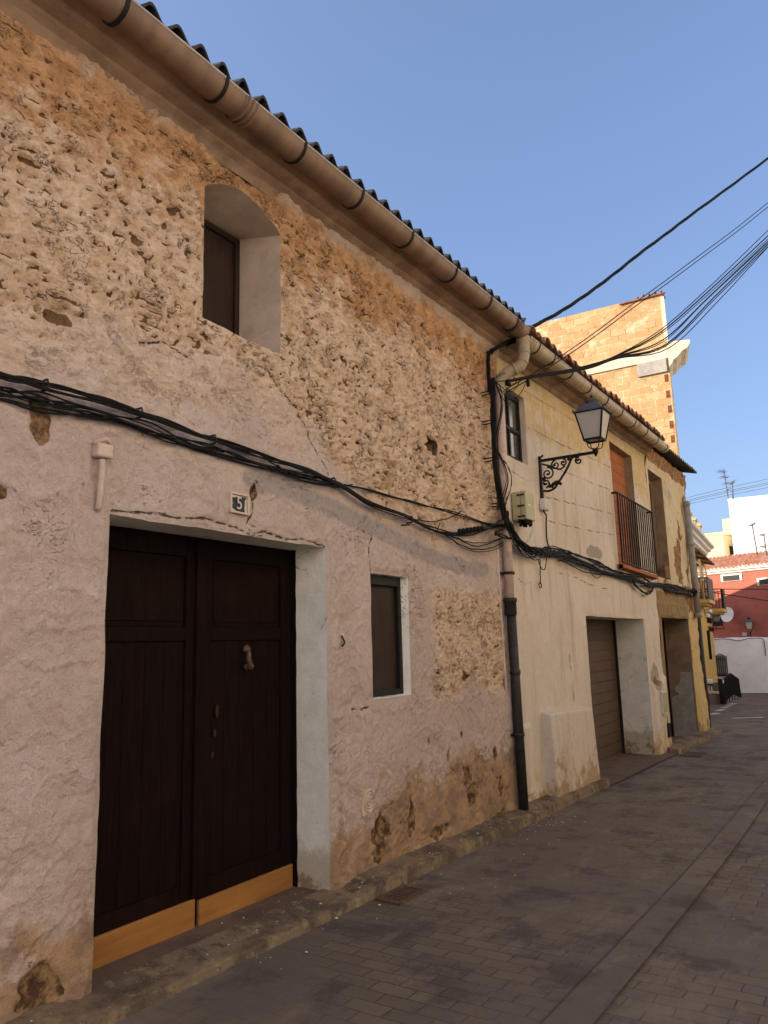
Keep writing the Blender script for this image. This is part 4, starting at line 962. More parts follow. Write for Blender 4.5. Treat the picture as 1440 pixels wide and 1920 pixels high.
for i in range(7):
    p = W(862+i*7, 996-i*1.0, -.075); m = MB(); m.lathe((p[0], p[1], p[2]), [(.012, -.02), (.02, -.012), (.022, .012), (.01, .022)], 8); m.build('cable_gland', M['black'], t)
p0, p1 = W(818, 1000, -.05), W(825, 980, -.10); m = MB(); m.tube([p0, p1], .004, 5); m.build('cable_tail', M['black'], t)
p0, p1 = W(752, 985, -.05), W(768, 984, -.09); m = MB(); m.tube([p0, p1], .006, 5); m.build('cable_tail', M['black'], t)
# drop at the corner
t = thing('cable_bundle', (6.95, -.1, 3.4), 'vertical drop of tangled black cables beside the glazed window', 'cable bundle')
drop = [W(*p, -.13) for p in ((924, 712), (924, 760), (926, 820), (930, 880), (938, 930), (948, 970), (962, 1000), (985, 1028), (1010, 1035))]
strands(t, drop, 12, .008, .036, 5, flat=.7)
strands(t, [W(*p, -.14) for p in ((930, 715), (940, 760), (930, 830), (946, 870), (952, 905), (942, 950), (955, 1000), (975, 1035))], 3, .005, .02, 6)
strands(t, [W(*p, -.12) for p in ((934, 850), (955, 880), (958, 910), (948, 945), (950, 975))], 2, .0045, .006, 7)
strands(t, [W(*p, -.12) for p in ((915, 985), (938, 978), (952, 960), (945, 990), (930, 1000), (960, 1010))], 4, .006, .012, 8)
m = MB(); m.box((6.86, -.045, 4.20), (6.875, -.004, 2.9)); m.build('cover_strip', M['rust'], t)
for px, py in ((922, 735), (924, 790), (928, 860), (942, 945)): clip(t, W(px, py, -.12), .04, .03)
# branch along house two and three
t = thing('cable_bundle', (10, -.06, 2.5), 'untidy bundle of black cables running under the bricked-up balcony opening', 'cable bundle')
br = [W(*p) for p in ((958, 985), (968, 1012), (990, 1030), (1020, 1036), (1050, 1040), (1090, 1055), (1130, 1070), (1180, 1085), (1210, 1095), (1240, 1097), (1270, 1102), (1305, 1112))]
strands(t, br, 9, .009, .040, 9, flat=.5)
strands(t, [W(*p) for p in ((1010, 1030), (1040, 1028), (1080, 1040), (1120, 1055), (1160, 1072), (1200, 1080), (1218, 1092))], 4, .008, .020, 10)
strands(t, [W(*p) for p in ((1180, 1083), (1195, 1100), (1212, 1112), (1222, 1108), (1232, 1097), (1262, 1108), (1300, 1118))], 3, .010, .018, 11)
for k, q in enumerate((((965, 1010), (975, 1035), (990, 1046), (1005, 1045)), ((972, 1020), (990, 1040), (1000, 1050), (1010, 1048)), ((1008, 1048), (1015, 1065), (1022, 1066), (1026, 1040)), ((1105, 1068), (1112, 1080), (1122, 1084), (1128, 1076)), ((1050, 1050), (1090, 1070), (1110, 1075), (1150, 1078)), ((1012, 1045), (1013, 1075), (1013, 1095)))):
    strands(t, [W(*p, -.05) for p in q], 1, .006, .004, 60+k, wob=.002)
for px, py in ((1000, 1035), (1055, 1043), (1130, 1070), (1205, 1094)): clip(t, W(px, py, -.055), .035, .09)
m = MB(); c = np.array(W(1013, 1097, -.04)); m.tube([c+[.035*math.sin(a), 0, .03*math.cos(a)] for a in np.linspace(0, 6.28, 14)], .006, 6); m.build('wire_loop', M['rust'], t)
m = MB(); c = np.array(W(1302, 1110, -.16)); 
for k in range(3): m.tube([c+[.15*math.sin(a)*(1-.1*k), -.01*k, .07*math.cos(a)*(1-.15*k)] for a in np.linspace(0, 6.28, 18)], .014, 6)
m.build('cable_coil', M['black'], t)
# overhead lines
VA, VB = (7.0, -.10), (15, -3.05)
def ov(px, py): return tuple(onV(px, py, VA, VB))
def extend(pts, L=9, k=3):
    d = np.array(pts[-1])-np.array(pts[-2]); d = d/np.linalg.norm(d); return pts+[tuple(np.array(pts[-1])+d*L*(i+1)/k) for i in range(k)]
t = thing('overhead_cable', (7, -.1, 4.6), 'thick twisted black cable rising from the gutter corner into the sky', 'cable')
pth = crom(extend([W(918, 735, -.04), W(916, 690, -.045), W(917, 664, -.06), W(935, 650, -.15), ov(968, 633), ov(1000, 612), ov(1050, 585), ov(1100, 552), ov(1150, 515), ov(1200, 475), ov(1250, 438), ov(1300, 400), ov(1370, 349), ov(1440, 297)]), 6)
for k in range(3):
    m = MB(); m.tube([np.array(p)+np.array([0, .012*math.cos(i*.55+k*2.09), .012*math.sin(i*.55+k*2.09)])*(1 if i > 12 else .8) for i, p in enumerate(pth)], .0125, 6); m.build('strand', M['black'], t)
m = MB(); p = np.array(ov(962, 633)); m.tube([p+[-.05, 0, .01], p+[.06, -.02, .03]], .03, 10); m.build('clamp', M['steel'], t)
m = MB(); p = np.array(W(912, 661, -.02)); m.tube([p+[0, 0, 0], p+[0, -.06, 0]], .012, 6); m.tube([p+[.03*math.cos(a), -.06, .03*math.sin(a)] for a in np.linspace(0, 6.28, 10)], .008, 6); m.build('wall_hook', M['oldiron'], t)
PAIR = [(930, 740), (1000, 700), (1060, 662), (1120, 620), (1180, 575), (1240, 532), (1310, 480), (1380, 428), (1440, 380)]
for k, (dx, dy) in enumerate(((0, 0), (6, 3))):
    m = MB(); m.tube(crom(extend([ov(x+dx, y+dy) for x, y in PAIR]), 5), .0065, 6)
    tag(m.build('overhead_wire', M['black']), 'one of two thin parallel wires rising steeply across the brick gable', 'wire', 'pair of thin parallel wires')
SAG = [(945, 716), (1000, 706), (1060, 697), (1110, 686), (1160, 668)]
ENDS = [((1240, 617), (1330, 538), (1440, 432)), ((1240, 622), (1335, 540), (1440, 442)), ((1240, 626), (1330, 550), (1440, 448)), ((1245, 636), (1330, 556), (1440, 452)), ((1245, 640), (1325, 562), (1440, 455)), ((1250, 645), (1340, 556), (1440, 458)), ((1250, 648), (1345, 556), (1440, 462)), ((1255, 652), (1345, 566), (1440, 463))]
for k, e in enumerate(ENDS):
    j = (k-3.5)*1.1; m = MB(); s = [(x, y+j*(.4+.6*i/4)) for i, (x, y) in enumerate(SAG)]
    m.tube(crom(extend([ov(x, y) for x, y in s+list(e)]), 6), (.007, .010, .006, .009, .006, .010, .007, .007)[k], 6)
    tag(m.build('overhead_wire', M['black']), 'one of the bunched sagging black wires fanning out toward the upper right sky', 'wire', 'bunched sagging wires')
t = thing('cable_knot', W(945, 716, -.12), 'knot of black wire ends and splices at the top of the drain pipe', 'cable knot')
for k, q in enumerate((((924, 712), (940, 725), (955, 735), (968, 728), (975, 712)), ((928, 718), (945, 740), (962, 748), (978, 735), (990, 705)), ((930, 708), (945, 700), (960, 704), (968, 716), (955, 722)), ((936, 720), (950, 760), (965, 745), (972, 760), (968, 780)), ((932, 716), (955, 712), (985, 708), (1010, 703)))):
    strands(t, [W(*p, -.16) for p in q], 1, .005, .003, 80+k, wob=.002)
m = MB(); p = W(953, 718, -.17); m.box((p[0]-.03, p[1]-.02, p[2]-.03), (p[0]+.03, p[1]+.02, p[2]+.03)); p = W(990, 716, -.30); m.box((p[0]-.015, p[1]-.015, p[2]-.05), (p[0]+.015, p[1]+.015, p[2]+.03)); m.build('splice', M['black'], t, bevel=.005)

# ------------------------------------------------------------------ small things on house one
t = thing('house_number', (3.19, -.015, 2.43), 'worn square tile with the house number 5 above the dark door', 'house number')
m = MB()
for a, b in (((3.112, -.030, 2.372), (3.125, -.0, 2.493)), ((3.256, -.030, 2.372), (3.269, -.0, 2.493)), ((3.1255, -.029, 2.372), (3.2555, -.0, 2.384)), ((3.1255, -.029, 2.481), (3.2555, -.0, 2.493))): m.box(a, b)
m.build('frame', M['reveal_pink'], t, bevel=.003)
m = MB(); m.box((3.125, -.018, 2.384), (3.256, -.002, 2.481)); m.build('tile', M['plate_blue'], t)
m = MB(); m.prism([(3.127, -.0185, 2.479), (3.127, -.0185, 2.466), (3.15, -.0185, 2.464), (3.17, -.0185, 2.470), (3.20, -.0185, 2.476), (3.253, -.0185, 2.474), (3.253, -.0185, 2.479)], (0, -.0008, 0)); m.prism([(3.127, -.0185, 2.386), (3.13, -.0185, 2.402), (3.145, -.0185, 2.396), (3.16, -.0185, 2.388), (3.2, -.0185, 2.386)], (0, -.0008, 0)); m.prism([(3.238, -.0185, 2.386), (3.236, -.0185, 2.41), (3.24, -.0185, 2.46), (3.254, -.0185, 2.47), (3.254, -.0185, 2.386)], (0, -.0008, 0)); m.build('chipped_glaze', M['plate_white'], t)
cu = bpy.data.curves.new('digit', 'FONT'); cu.body = '5'; cu.size = .105; cu.extrude = .0012; cu.align_x = 'CENTER'; cu.align_y = 'CENTER'
to = bpy.data.objects.new('digit_source', cu); C.objects.link(to); bpy.context.view_layer.update()
me = bpy.data.meshes.new_from_object(to.evaluated_get(bpy.context.evaluated_depsgraph_get())); bpy.data.objects.remove(to)
MT = Matrix.Translation(Vector((3.193, -.0202, 2.432))-ORG[t.name]) @ Matrix.Rotation(R(90), 4, 'X'); me.transform(MT); link_mesh('digit', me, M['plate_white'], t)
t = thing('pipe_outlet', (2.25, -.03, 2.5), 'limewashed conduit stub hanging from a small broken box at upper left of the door', 'conduit')
p = W(193, 846, -.03); m = MB(); m.box((p[0]-.045, -.055, p[2]-.035), (p[0]+.045, -.002, p[2]+.035)); m.build('box', M['stub'], t, bevel=.012)
m = MB(); m.tube(crom([(p[0]-.045, -.02, p[2]+.03), (p[0], -.05, p[2]+.055), (p[0]+.05, -.02, p[2]+.035)], 5), .012, 6); m.build('broken_rim', M['stub'], t)
m = MB(); m.tube(crom([W(192, 862, -.04), W(190, 890, -.038), W(187, 930, -.035), W(184, 956, -.02)], 5), .0145, 10); m.build('pipe', M['stub'], t)
t = thing('water_cap', (4.47, -.012, .57), 'painted-over round cap with concentric rings low on the wall right of the door', 'cover plate')
m = MB(); m.box((4.39, -.020, .475), (4.55, -.002, .655)); m.build('plate', M['stub'], t, bevel=.006)
m = MB()
for r in (.066, .046, .026): m.tube([(4.47+r*math.cos(a), -.021, .565+r*1.05*math.sin(a)) for a in np.linspace(0, 6.28, 26)], .0055, 6)
m.lathe((4.47, -.019, .565), [(.012, 0), (.012, .004), (.004, .007)], 10, 'y'); m.build('rings', M['stub'], t)
t = thing('wall_hook', (4.29, -.02, 1.68), 'small bent nail hook in the wall between the door and the low window', 'hook')
m = MB(); m.tube(crom([W(641, 1192, -.005), W(642, 1194, -.03), W(646, 1205, -.03), W(641, 1212, -.015)], 5), .006, 6); m.build('hook', M['oldiron'], t)
m = MB(); p = W(641, 1193, -.006); m.lathe((p[0], 0, p[2]), [(.02, 0), (.022, .012), (.012, .018)], 10, 'y'); m.build('plug', M['stub'], t)

# ------------------------------------------------------------------ BEHIND: brick gable
class Face:
    """a vertical facade: origin O, direction e along it, n outward"""
    def __init__(s, O, e, n):
        s.O = np.array(O[:2]); s.e = np.array(e)/np.hypot(*e); s.n = np.array(n)/np.hypot(*n)
    def P(s, a, z, d=0.): q = s.O+s.e*a+s.n*d; return (q[0], q[1], z)
    def px(s, x, y, d=0.):
        o = s.O+s.n*d; p = onV(x, y, o, o+s.e); return float((p[:2]-s.O) @ s.e), float(p[2])
    def box(s, mb, a0, a1, z0, z1, d0, d1):
        mb.hexa([s.P(a0, z0, d0), s.P(a1, z0, d0), s.P(a1, z0, d1), s.P(a0, z0, d1)], [s.P(a0, z1, d0), s.P(a1, z1, d0), s.P(a1, z1, d1), s.P(a0, z1, d1)]); return mb
    def rect(s, mb, p, q, d0, d1):
        a0, z0 = s.px(*p); a1, z1 = s.px(*q); return s.box(mb, min(a0, a1), max(a0, a1), min(z0, z1), max(z0, z1), d0, d1)
GX0 = 16.78
def GP(px, py): p = onX(px, py, GX0); return p[1], p[2]
t = thing('brick_house', (20, 3, -.3), 'tall unfinished house with a bare orange hollow brick gable and pale concrete band', 'house')
zt1 = GP(1243, 547)[1]; y0 = .12; y1 = 6.6; tn = math.tan(R(10.4)); xb = 27.0
m = MB(); m.prism([(GX0+.03, y0+.02, -.6), (GX0+.03, y1, -.6), (xb, y1, -.6), (xb, y0+(xb-GX0)*tn, -.6)], (0, 0, zt1+.5)); m.build('wall', M['slab'], t)
m = MB(); m.prism([(GX0, y0, -.5), (GX0, y1, -.5), (GX0, y1, zt1+.06), (GX0, y0, zt1-.02)], (.028, 0, 0)); m.build('brick_gable', M['gable'], t)
m = MB(); m.box((GX0-.035, y0-.02, 7.66), (GX0-.002, y1, 7.90)); m.build('concrete_band', M['slab'], t, bevel=.01)
prof = [(y0+.0, 7.46), (y0-.06, 7.52), (y0-.10, 7.60), (y0-.18, 7.64), (y0-.30, 7.76), (y0-.40, 7.80), (y0-.47, 7.90), (y0-.47, 7.97), (y0+.0, 8.03)]
m = MB(); L = 1.1; m.prism([(GX0-.03, y, z) for y, z in prof], (L, L*math.tan(R(13)), 0)); m.build('cornice', M['slab'], t)
a, b = GP(1204, 700), GP(1249, 676); m = MB(); m.box((GX0-.05, y0+.05, 7.36), (GX0-.003, y0+.68, 7.658)); m.build('cement_patch', M['concrete'], t)
for k, (px, py) in enumerate(((1249.5, 709), (1252.5, 739), (1256, 767), (1259, 796), (1261.5, 823))):
    y, z = GP(px, py); m = MB(); m.box((GX0-.006, y-.042, z-.085), (GX0-.0005, y+.042, z+.085)); br = m.build('hollow_brick_end', M['brick'], t)
    m = MB()
    for i in range(2):
        for j in range(5): m.box((GX0-.0075, y-.034+i*.036, z-.076+j*.032), (GX0-.0062, y-.004+i*.036, z-.054+j*.032))
    m.build('holes', M['dark'], br)
m = MB()
for i in range(5): m.tube([(GX0-.06, y0+.02+i*.13, zt1+.0+.012*(i % 2)), (GX0+.4, y0+.04+i*.13, zt1+.03)], .028, 8)
m.box((GX0-.05, y0-.06, zt1-.06), (GX0-.002, y0+.95, zt1-.03)); m.build('tile_coping', M['tile'], t)
m = MB(); m.box((GX0-.03, y0-.03, zt1-.12), (GX0-.001, y0+.05, 8.04)); m.build('corner_render', M['slab'], t)

# ------------------------------------------------------------------ ochre house further on
B = dep(1338, 1197, 38.5); ang = R(4.9)
Y = Face(B, (-math.cos(ang), -math.sin(ang)), (math.sin(ang), -math.cos(ang)))
ztop = Y.px(1332, 1038)[1]; zg = -1.6
t = thing('ochre_house', (B[0]-6, B[1]+2, -1), 'ochre yellow corner house with white cornice, balconies and a lantern', 'house')
m = MB(); Lh = 13.0
m.prism([Y.P(0, zg), Y.P(Lh, zg), Y.P(Lh, zg, -9), Y.P(0, zg, -9)], (0, 0, ztop-zg)); m.build('wall', M['yellow'], t)
pr = [(0, -.42), (.10, -.38), (.13, -.26), (.26, -.20), (.30, -.10), (.44, -.04), (.46, .06), (0, .10)]
m = MB(); m.prism([Y.P(-.3, ztop+z, d) for d, z in pr], tuple(np.array(Y.P(Lh, 0))-np.array(Y.P(-.3, 0)))); m.build('cornice', M['whitetrim'], t)
for k in range(6):
    s = .8+k*2.2; m = MB(); Y.box(m, s, s+.55, ztop+.10, ztop+.95, -.45, .0); Y.box(m, s-.06, s+.61, ztop+.95, ztop+1.08, -.5, .05); m.build('parapet_pier', M['yellow'], t, bevel=.02)
m = MB()
for k in range(5):
    for i in range(5):
        s = .8+k*2.2+.80+i*.27; m.lathe(Y.P(s, ztop+.1, -.22), [(.05, 0), (.08, .18), (.04, .40), (.05, .62)], 8)
    Y.box(m, .8+k*2.2+.62, .8+k*2.2+2.14, ztop+.72, ztop+.84, -.36, -.08)
m.build('parapet_balustrade', M['yellow'], t)
m = MB(); m.prism([Y.P(.4, ztop, -3.0), Y.P(Lh, ztop, -3.0), Y.P(Lh, ztop, -8.9), Y.P(.4, ztop, -8.9)], (0, 0, 1.5)); m.build('hidden_shadow_block', M['yellow'], t)  # unseen rear block added to raise the shadow on the red wall
for (s0, s1) in ((1.5, 2.7), (4.3, 5.6), (7.1, 8.4)):
    m = MB(); m.prism([Y.P(s0-.2, ztop-.95, 0), Y.P(s0-.2, ztop-.62, 0), Y.P(s0-.2, ztop-1.0, .5), Y.P(s0-.2, ztop-1.08, .5)], tuple(np.array(Y.P(s1+.2, 0))-np.array(Y.P(s0-.2, 0)))); m.build('window_hood', M['oldwood'], t)
    w = MB(); Y.box(w, s0, s1, 3.3, ztop-1.15, .002, .03); w = w.build('window', M['whitetrim'], t)
    m = MB(); Y.box(m, s0+.15, s1-.15, 3.4, ztop-1.25, .031, .045); m.build('pane', M['glass'], w)
def balcony(s0, s1, zb, dd, panel):
    b = MB(); Y.box(b, s0, s1, zb, zb+.16, .0, dd); Y.box(b, s0+.1, s1-.1, zb-.10, zb-.002, .0, dd-.15); b = b.build('balcony', M['yellow'], t)
    m = MB()
    Y.box(m, s0, s1, zb+1.08, zb+1.12, dd-.07, dd-.03); Y.box(m, s0, s0+.04, zb+1.08, zb+1.12, 0, dd-.071); Y.box(m, s1-.04, s1, zb+1.08, zb+1.12, 0, dd-.071)
    k = int((s1-s0)/.16)
    for i in range(k+1): a = s0+.02+i*(s1-s0-.04)/k; m.bar(Y.P(a, zb+.16, dd-.05), Y.P(a, zb+1.08, dd-.05), .022)
    for i in range(1, 5):
        for a in (s0+.02, s1-.02): m.bar(Y.P(a, zb+.16, (dd-.05)*i/5), Y.P(a, zb+1.08, (dd-.05)*i/5), .022)
    m.build('railing', M['iron'], b)
    m = MB(); Y.box(m, panel[0], panel[1], zb+.2, zb+1.15, dd-.028, dd-.015); m.build('screen', M['greycloth'], b)
ZB1, ZB2 = Y.px(1318, 1131)[1]-.08, Y.px(1338, 1143, .4)[1]-.08; print('ochre', ZB1, ZB2, [Y.px(x, 1130) for x in (1310, 1315, 1320, 1325, 1330, 1335)])
balcony(3.4, 6.2, ZB1, .5, (3.45, 6.15)); balcony(-.35, 2.2, ZB2, .75, (.1, 1.1))
m = MB(); m.add([Y.P(.05, -.5, .03), Y.P(.05, 0, .03)], []) if False else None
m = MB(); Y.box(m, -.02, Lh, zg, -.35, .0, .03); m.build('plinth', M['yellow'], t)
m = MB(); a, z = Y.px(1325, 1182); a2, z2 = Y.px(1331.5, 1236); m.bar(Y.P(a, z, .06), Y.P(a, z2, .06), .12, .06); m.build('dark_upright_bar', M['iron'], t)  # dark upright bar below the scroll bracket
m = MB(); zz = Y.px(1325, 1149)[1]; Y.box(m, .9, 3.6, zz, zz+.14, .02, .25); Y.box(m, 1.0, 3.5, zz-.22, zz, .02, .12); m.build('door_hood', M['whitetrim'], t)
m = MB(); 
for i in range(5):
    a = .9+i*.46; z = Y.px(1325, 1163)[1]; m.bar(Y.P(a, z-.12, .05), Y.P(a+.12, z+.12, .05), .045, .02); m.bar(Y.P(a+.12, z+.12, .05), Y.P(a+.24, z-.10, .05), .045, .02); m.tube([Y.P(a+.12+.09*math.cos(q), z-.02+.09*math.sin(q), .05) for q in np.linspace(0, 5, 10)], .016, 5)
m.build('wrought_ornament', M['iron'], t)
m = MB(); zz = Y.px(1325, 1175)[1]; m.bar(Y.P(.7, zz, .05), Y.P(2.8, zz, .05), .035)
for i in range(5): m.tube([Y.P(.9+i*.38+.13*math.cos(q)*(1-q/9), zz-.15+.13*math.sin(q)*(1-q/9), .05) for q in np.linspace(0, 7, 14)], .018, 5)
m.build('scroll_bracket', M['iron'], t)
# second and third lanterns
def small_lantern(loc, s, label, back):
    t = thing('wall_lantern', loc, label, 'wall lantern', 'street lanterns'); lantern_body(t, loc, s, full=False)
    m = MB(); p = Vector(loc); b = Vector(back); m.tube(crom([p+Vector((0, 0, -.45*s)), p+Vector((0, 0, -.7*s)), p.lerp(b, .5)+Vector((0, 0, -.95*s)), b+Vector((0, 0, -.9*s))], 5), .05*s, 6); m.tube([b+Vector((0, 0, -1.5*s)), b+Vector((0, 0, -.5*s))], .06*s, 6); m.build('bracket', M['iron'], t)
lp = Y.P(-.35, 0, .55); z = dep(1343, 1165, 38.5)[2]
small_lantern(tuple(dep(1343, 1166, 37.8)), .36, 'lantern on the corner of the ochre house under its balcony', Y.P(.02, dep(1343, 1166, 37.8)[2], .02))

# ------------------------------------------------------------------ end of the lane: white wall, red house, white block, pale yellow block
O = dep(1400, 1250, 40); WW = Face(O, (.30, -.954), (-.954, -.30))
t = thing('garden_wall', tuple(O), 'whitewashed wall with an arched barred window closing the end of the lane', 'wall')
zw = WW.px(1400, 1195)[1]; m = MB(); rows = []
for a in np.linspace(-6, 9, 60):
    k = .05*noise(np.array([a*1.3]), np.array([0.]), 5)[0]; rows.append([WW.P(a, -2.2, .03*math.sin(a*3)), WW.P(a, -.5, .03*math.sin(a*2.1)), WW.P(a, zw-.2+k, .02*math.sin(a*4)), WW.P(a, zw+k, -.06), WW.P(a, zw+k, -.4), WW.P(a, -2.2, -.42)])
m.sheet(rows); m.build('wall', M['white'], t)
a0, zb_ = WW.px(1342, 1264); a1, zt_ = WW.px(1366, 1231); a1 = WW.px(1364.5, 1264)[0]
w = MB(); poly = [(a0, zb_), (a1, zb_), (a1, zt_)]+[(a1+(a0-a1)*u, zt_+.16*math.sin(math.pi*u)) for u in np.linspace(.1, .9, 8)]+[(a0, zt_)]
w.prism([WW.P(a, z, .035) for a, z in poly], tuple(np.array(WW.P(0, 0, .02))-np.array(WW.P(0, 0, 0)))); w = w.build('barred_window', M['concrete'], t)
m = MB()
for i in range(7): a = a0+(a1-a0)*i/6; m.bar(WW.P(a, zb_, .09), WW.P(a, zt_+.05, .09), .028)
for z in (zb_, zt_-.12): m.bar(WW.P(a0, z, .075), WW.P(a1, z, .075), .035)
m.build('grille', M['iron'], w)
m = MB(); WW.box(m, min(a0, a1)-.1, max(a0, a1)+.1, zb_-.10, zb_-.03, .03, .12); m.build('sill', M['iron'], w)
m = MB(); m.tube(crom([WW.P(*WW.px(*p, .05), .05) for p in ((1338, 1199), (1360, 1198), (1385, 1201), (1405, 1197), (1428, 1197), (1433, 1205), (1436, 1230))], 4), .018, 5)
tag(m.build('wall_cable', M['black']), 'thin dark cable along the top of the white wall', 'cable')
O = dep(1400, 1150, 42); RD = Face(O, (.37, .93), (-.93, .37))
t = thing('red_house', tuple(O), 'red rendered house with clay tiled roof and white framed windows behind the white wall', 'house')
ze = RD.px(1400, 1064)[1]; zr = RD.px(1400, 1050, -1.2)[1]
m = MB(); m.prism([RD.P(-7, -2), RD.P(9, -2), RD.P(9, -2, -7), RD.P(-7, -2, -7)], (0, 0, ze+2)); m.build('wall', M['red'], t)
m = MB(); m.prism([RD.P(-7.2, ze+z, d) for d, z in ((0, -.22), (.08, -.2), (.12, -.1), (.2, -.08), (.22, .06), (0, .06))], tuple(np.array(RD.P(9, 0))-np.array(RD.P(-7.2, 0)))); m.build('cornice', M['whitetrim'], t)
m = MB(); per = .24; k = int(16/per); n = 8; A = []
for u in (0, .2, .4, .6, .8, 1):
    A.append([RD.P(-7+16*i/(k*n), ze+.12+.9*u+.05*math.cos(2*math.pi*i/n)+.012*((int(u*5)) % 2), .28-2.6*u) for i in range(k*n+1)])
m.sheet(A); m.sheet([A[0], [(p[0], p[1], p[2]-.05) for p in A[0]]], False); m.build('roof', M['redtile'], t)
for p, q in (((1353, 1091), (1391, 1074)), ((1421, 1098), (1446, 1082))):
    w = MB(); RD.rect(w, p, q, .002, .05); w = w.build('window', M['whitetrim'], t)
    d = 4; m = MB(); RD.rect(m, (p[0]+d, p[1]-1), (q[0]-d, q[1]+3.5), .051, .06); m.build('pane', M['glass'], w)
m = MB(); RD.rect(m, (1337, 1174), (1353, 1146), .002, .03); w = m.build('window', M['dark'], t)
m = MB(); RD.rect(m, (1333, 1178), (1358, 1174.5), .0, .16); m.build('sill', M['red'], w)
t = thing('satellite_dish', RD.P(*RD.px(1362, 1152), .4), 'round white satellite dish on the red wall', 'satellite dish')
c = Vector(RD.P(*RD.px(1362.5, 1152, .5), .5)); ax = (Vector((0, -3.05, 1.6))-c).normalized(); ax = (Matrix.Rotation(R(-38), 3, 'Z') @ ax+Vector((0, 0, .25))).normalized(); u = ax.orthogonal().normalized(); v = ax.cross(u)
rows = [[c+(u*math.cos(a)+v*math.sin(a))*r+ax*(r*r*.35-.1) for a in np.linspace(0, 2*math.pi, 29)] for r in (.02, .15, .28, .40, .425)]
m = MB(); m.sheet(rows); m.build('dish', M['whitetrim'], t)
m = MB(); m.tube([c-ax*.1, c-ax*.3, Vector(RD.P(*RD.px(1362.5, 1154), .0))], .03, 6); m.tube([c+u*-.3-ax*.05, c+ax*.35], .015, 6); m.lathe(tuple(c+ax*.35), [(.03, -.04), (.04, 0), (.03, .04)], 8); m.build('mount', M['greycloth'], t)
lc = RD.P(*RD.px(1406, 1180, .35), .35); small_lantern(lc, .40, 'small lantern on the red wall above the white wall', RD.P(*RD.px(1407, 1181), .02))
t = thing('junction_box', RD.P(*RD.px(1397, 1189), .05), 'square white box on the red wall beside the small lantern', 'junction box')
m = MB(); RD.rect(m, (1394, 1193), (1400.5, 1186), .0, .10); m.build('body', M['whiteplastic'], t, bevel=.01)
m = MB(); a, z = RD.px(1397, 1189.5); RD.box(m, a-.07, a+.07, z-.07, z+.07, .101, .115); m.build('lid', M['whiteplastic'], t, bevel=.004)
for k, q in enumerate((((1322, 1104), (1365, 1104.5), (1440, 1105), (1475, 1106)), ((1322, 1109), (1370, 1116), (1440, 1126.5), (1475, 1132)))):
    m = MB(); m.tube(crom([tuple(dep(x, y, 37)) for x, y in q], 5), .02, 5)
    tag(m.build('overhead_wire', M['black']), ['nearly level black wire crossing in front of the red house', 'drooping black wire crossing the red wall above the dish'][k], 'wire')
O = dep(1372, 1000, 47)
t = thing('white_block', (O[0], O[1], -1.5), 'plain bright white block rising sunlit above the red roof', 'building')
zt_ = dep(1372, 937, 47)[2]; dy = 14
m = MB(); m.prism([(O[0], O[1], -1.5), (O[0]+1.2, O[1]-dy, -1.5), (O[0]+11, O[1]-dy, -1.5), (O[0]+11, O[1]+.6, -1.5)], (0, 0, zt_+1.5)); m.build('wall', M['bright'], t)
m = MB(); m.prism([(O[0]-.05, O[1]+.04, zt_), (O[0]+1.15, O[1]-dy, zt_), (O[0]+11, O[1]-dy, zt_), (O[0]+11, O[1]+.65, zt_)], (0, 0, .12)); m.build('roof', M['bright'], t)
O2 = dep(1355, 1001, 52)
t = thing('pale_yellow_block', (O2[0], O2[1], -1.5), 'flat roofed pale yellow block left of the white block', 'building')
m = MB(); m.prism([(O2[0], O2[1], -1.5), (O2[0]+1.0, O2[1]+9, -1.5), (O2[0]+9, O2[1]+9, -1.5), (O2[0]+9, O2[1]-1.6, -1.5)], (0, 0, O2[2]+1.5)); m.build('wall', M['paleyellow'], t)
m = MB(); m.prism([(O2[0]-.06, O2[1]-.06, O2[2]), (O2[0]+.94, O2[1]+9, O2[2]), (O2[0]+9, O2[1]+9, O2[2]), (O2[0]+9, O2[1]-1.66, O2[2])], (0, 0, .14)); m.build('roof', M['paleyellow'], t)
PF = Face(O2, (9, -1.6), (-1.6, -9)); m = MB(); PF.rect(m, (1369, 1042), (1374, 1025), .0, .05); m.build('window', M['dark'], t)
m = MB(); p = dep(1373, 996, 50); m.box((p[0], p[1]-.2, O2[2]-.3), (p[0]+.6, p[1]+.55, O2[2]+.75)); m.build('chimney', M['paleyellow'], t)
def antenna(base, top, D, label, bars, both=True):
    b = Vector(dep(*base, D)); a = Vector(dep(*top, D)); t = thing('tv_antenna', tuple(b), label, 'antenna', 'television antennas')
    m = MB(); m.tube([b, a], .035, 6); m.build('mast', M['greycloth'], t)
    for (px, py, dx, dyy, n) in bars:
        p = Vector(dep(px, py, D)); q = Vector(dep(px+dx, py+dyy, D)); m = MB(); m.tube([p, q], .022, 5); w = Vector((.55, .83, 0))*.28
        for i in range(n): c = p.lerp(q, (i+.5)/n); m.tube([c-w*(1-.4*i/n)+Vector((0, 0, .05)), c+w*(1-.4*i/n)-Vector((0, 0, .05))], .012, 4)
        m.build('aerial', M['greycloth'], t)
antenna((1374, 992), (1357, 880), 50, 'tall double antenna mast left of the white block', [(1346, 882, 14, 4, 5), (1351, 893, 14, 3, 5), (1357, 905, 8, 2, 3), (1363, 918, 3, 1, 2)])
antenna((1374.5, 936), (1373, 902), 47.2, 'short branched antenna on the corner of the white block', [(1366, 905, 8, 3, 3), (1372, 908, 5, -8, 2)])
antenna((1421, 1044), (1410, 982), 43.4, 'thin antenna standing on the red roof before the white block', [(1404, 985, 12, -2, 3), (1411, 986, 5, -8, 2)])
antenna((1439, 1050), (1432, 1002), 42.6, 'double antenna on the red roof at the right edge', [(1425, 1002, 8, 2, 4), (1425, 1023.5, 9, 3, 4)])
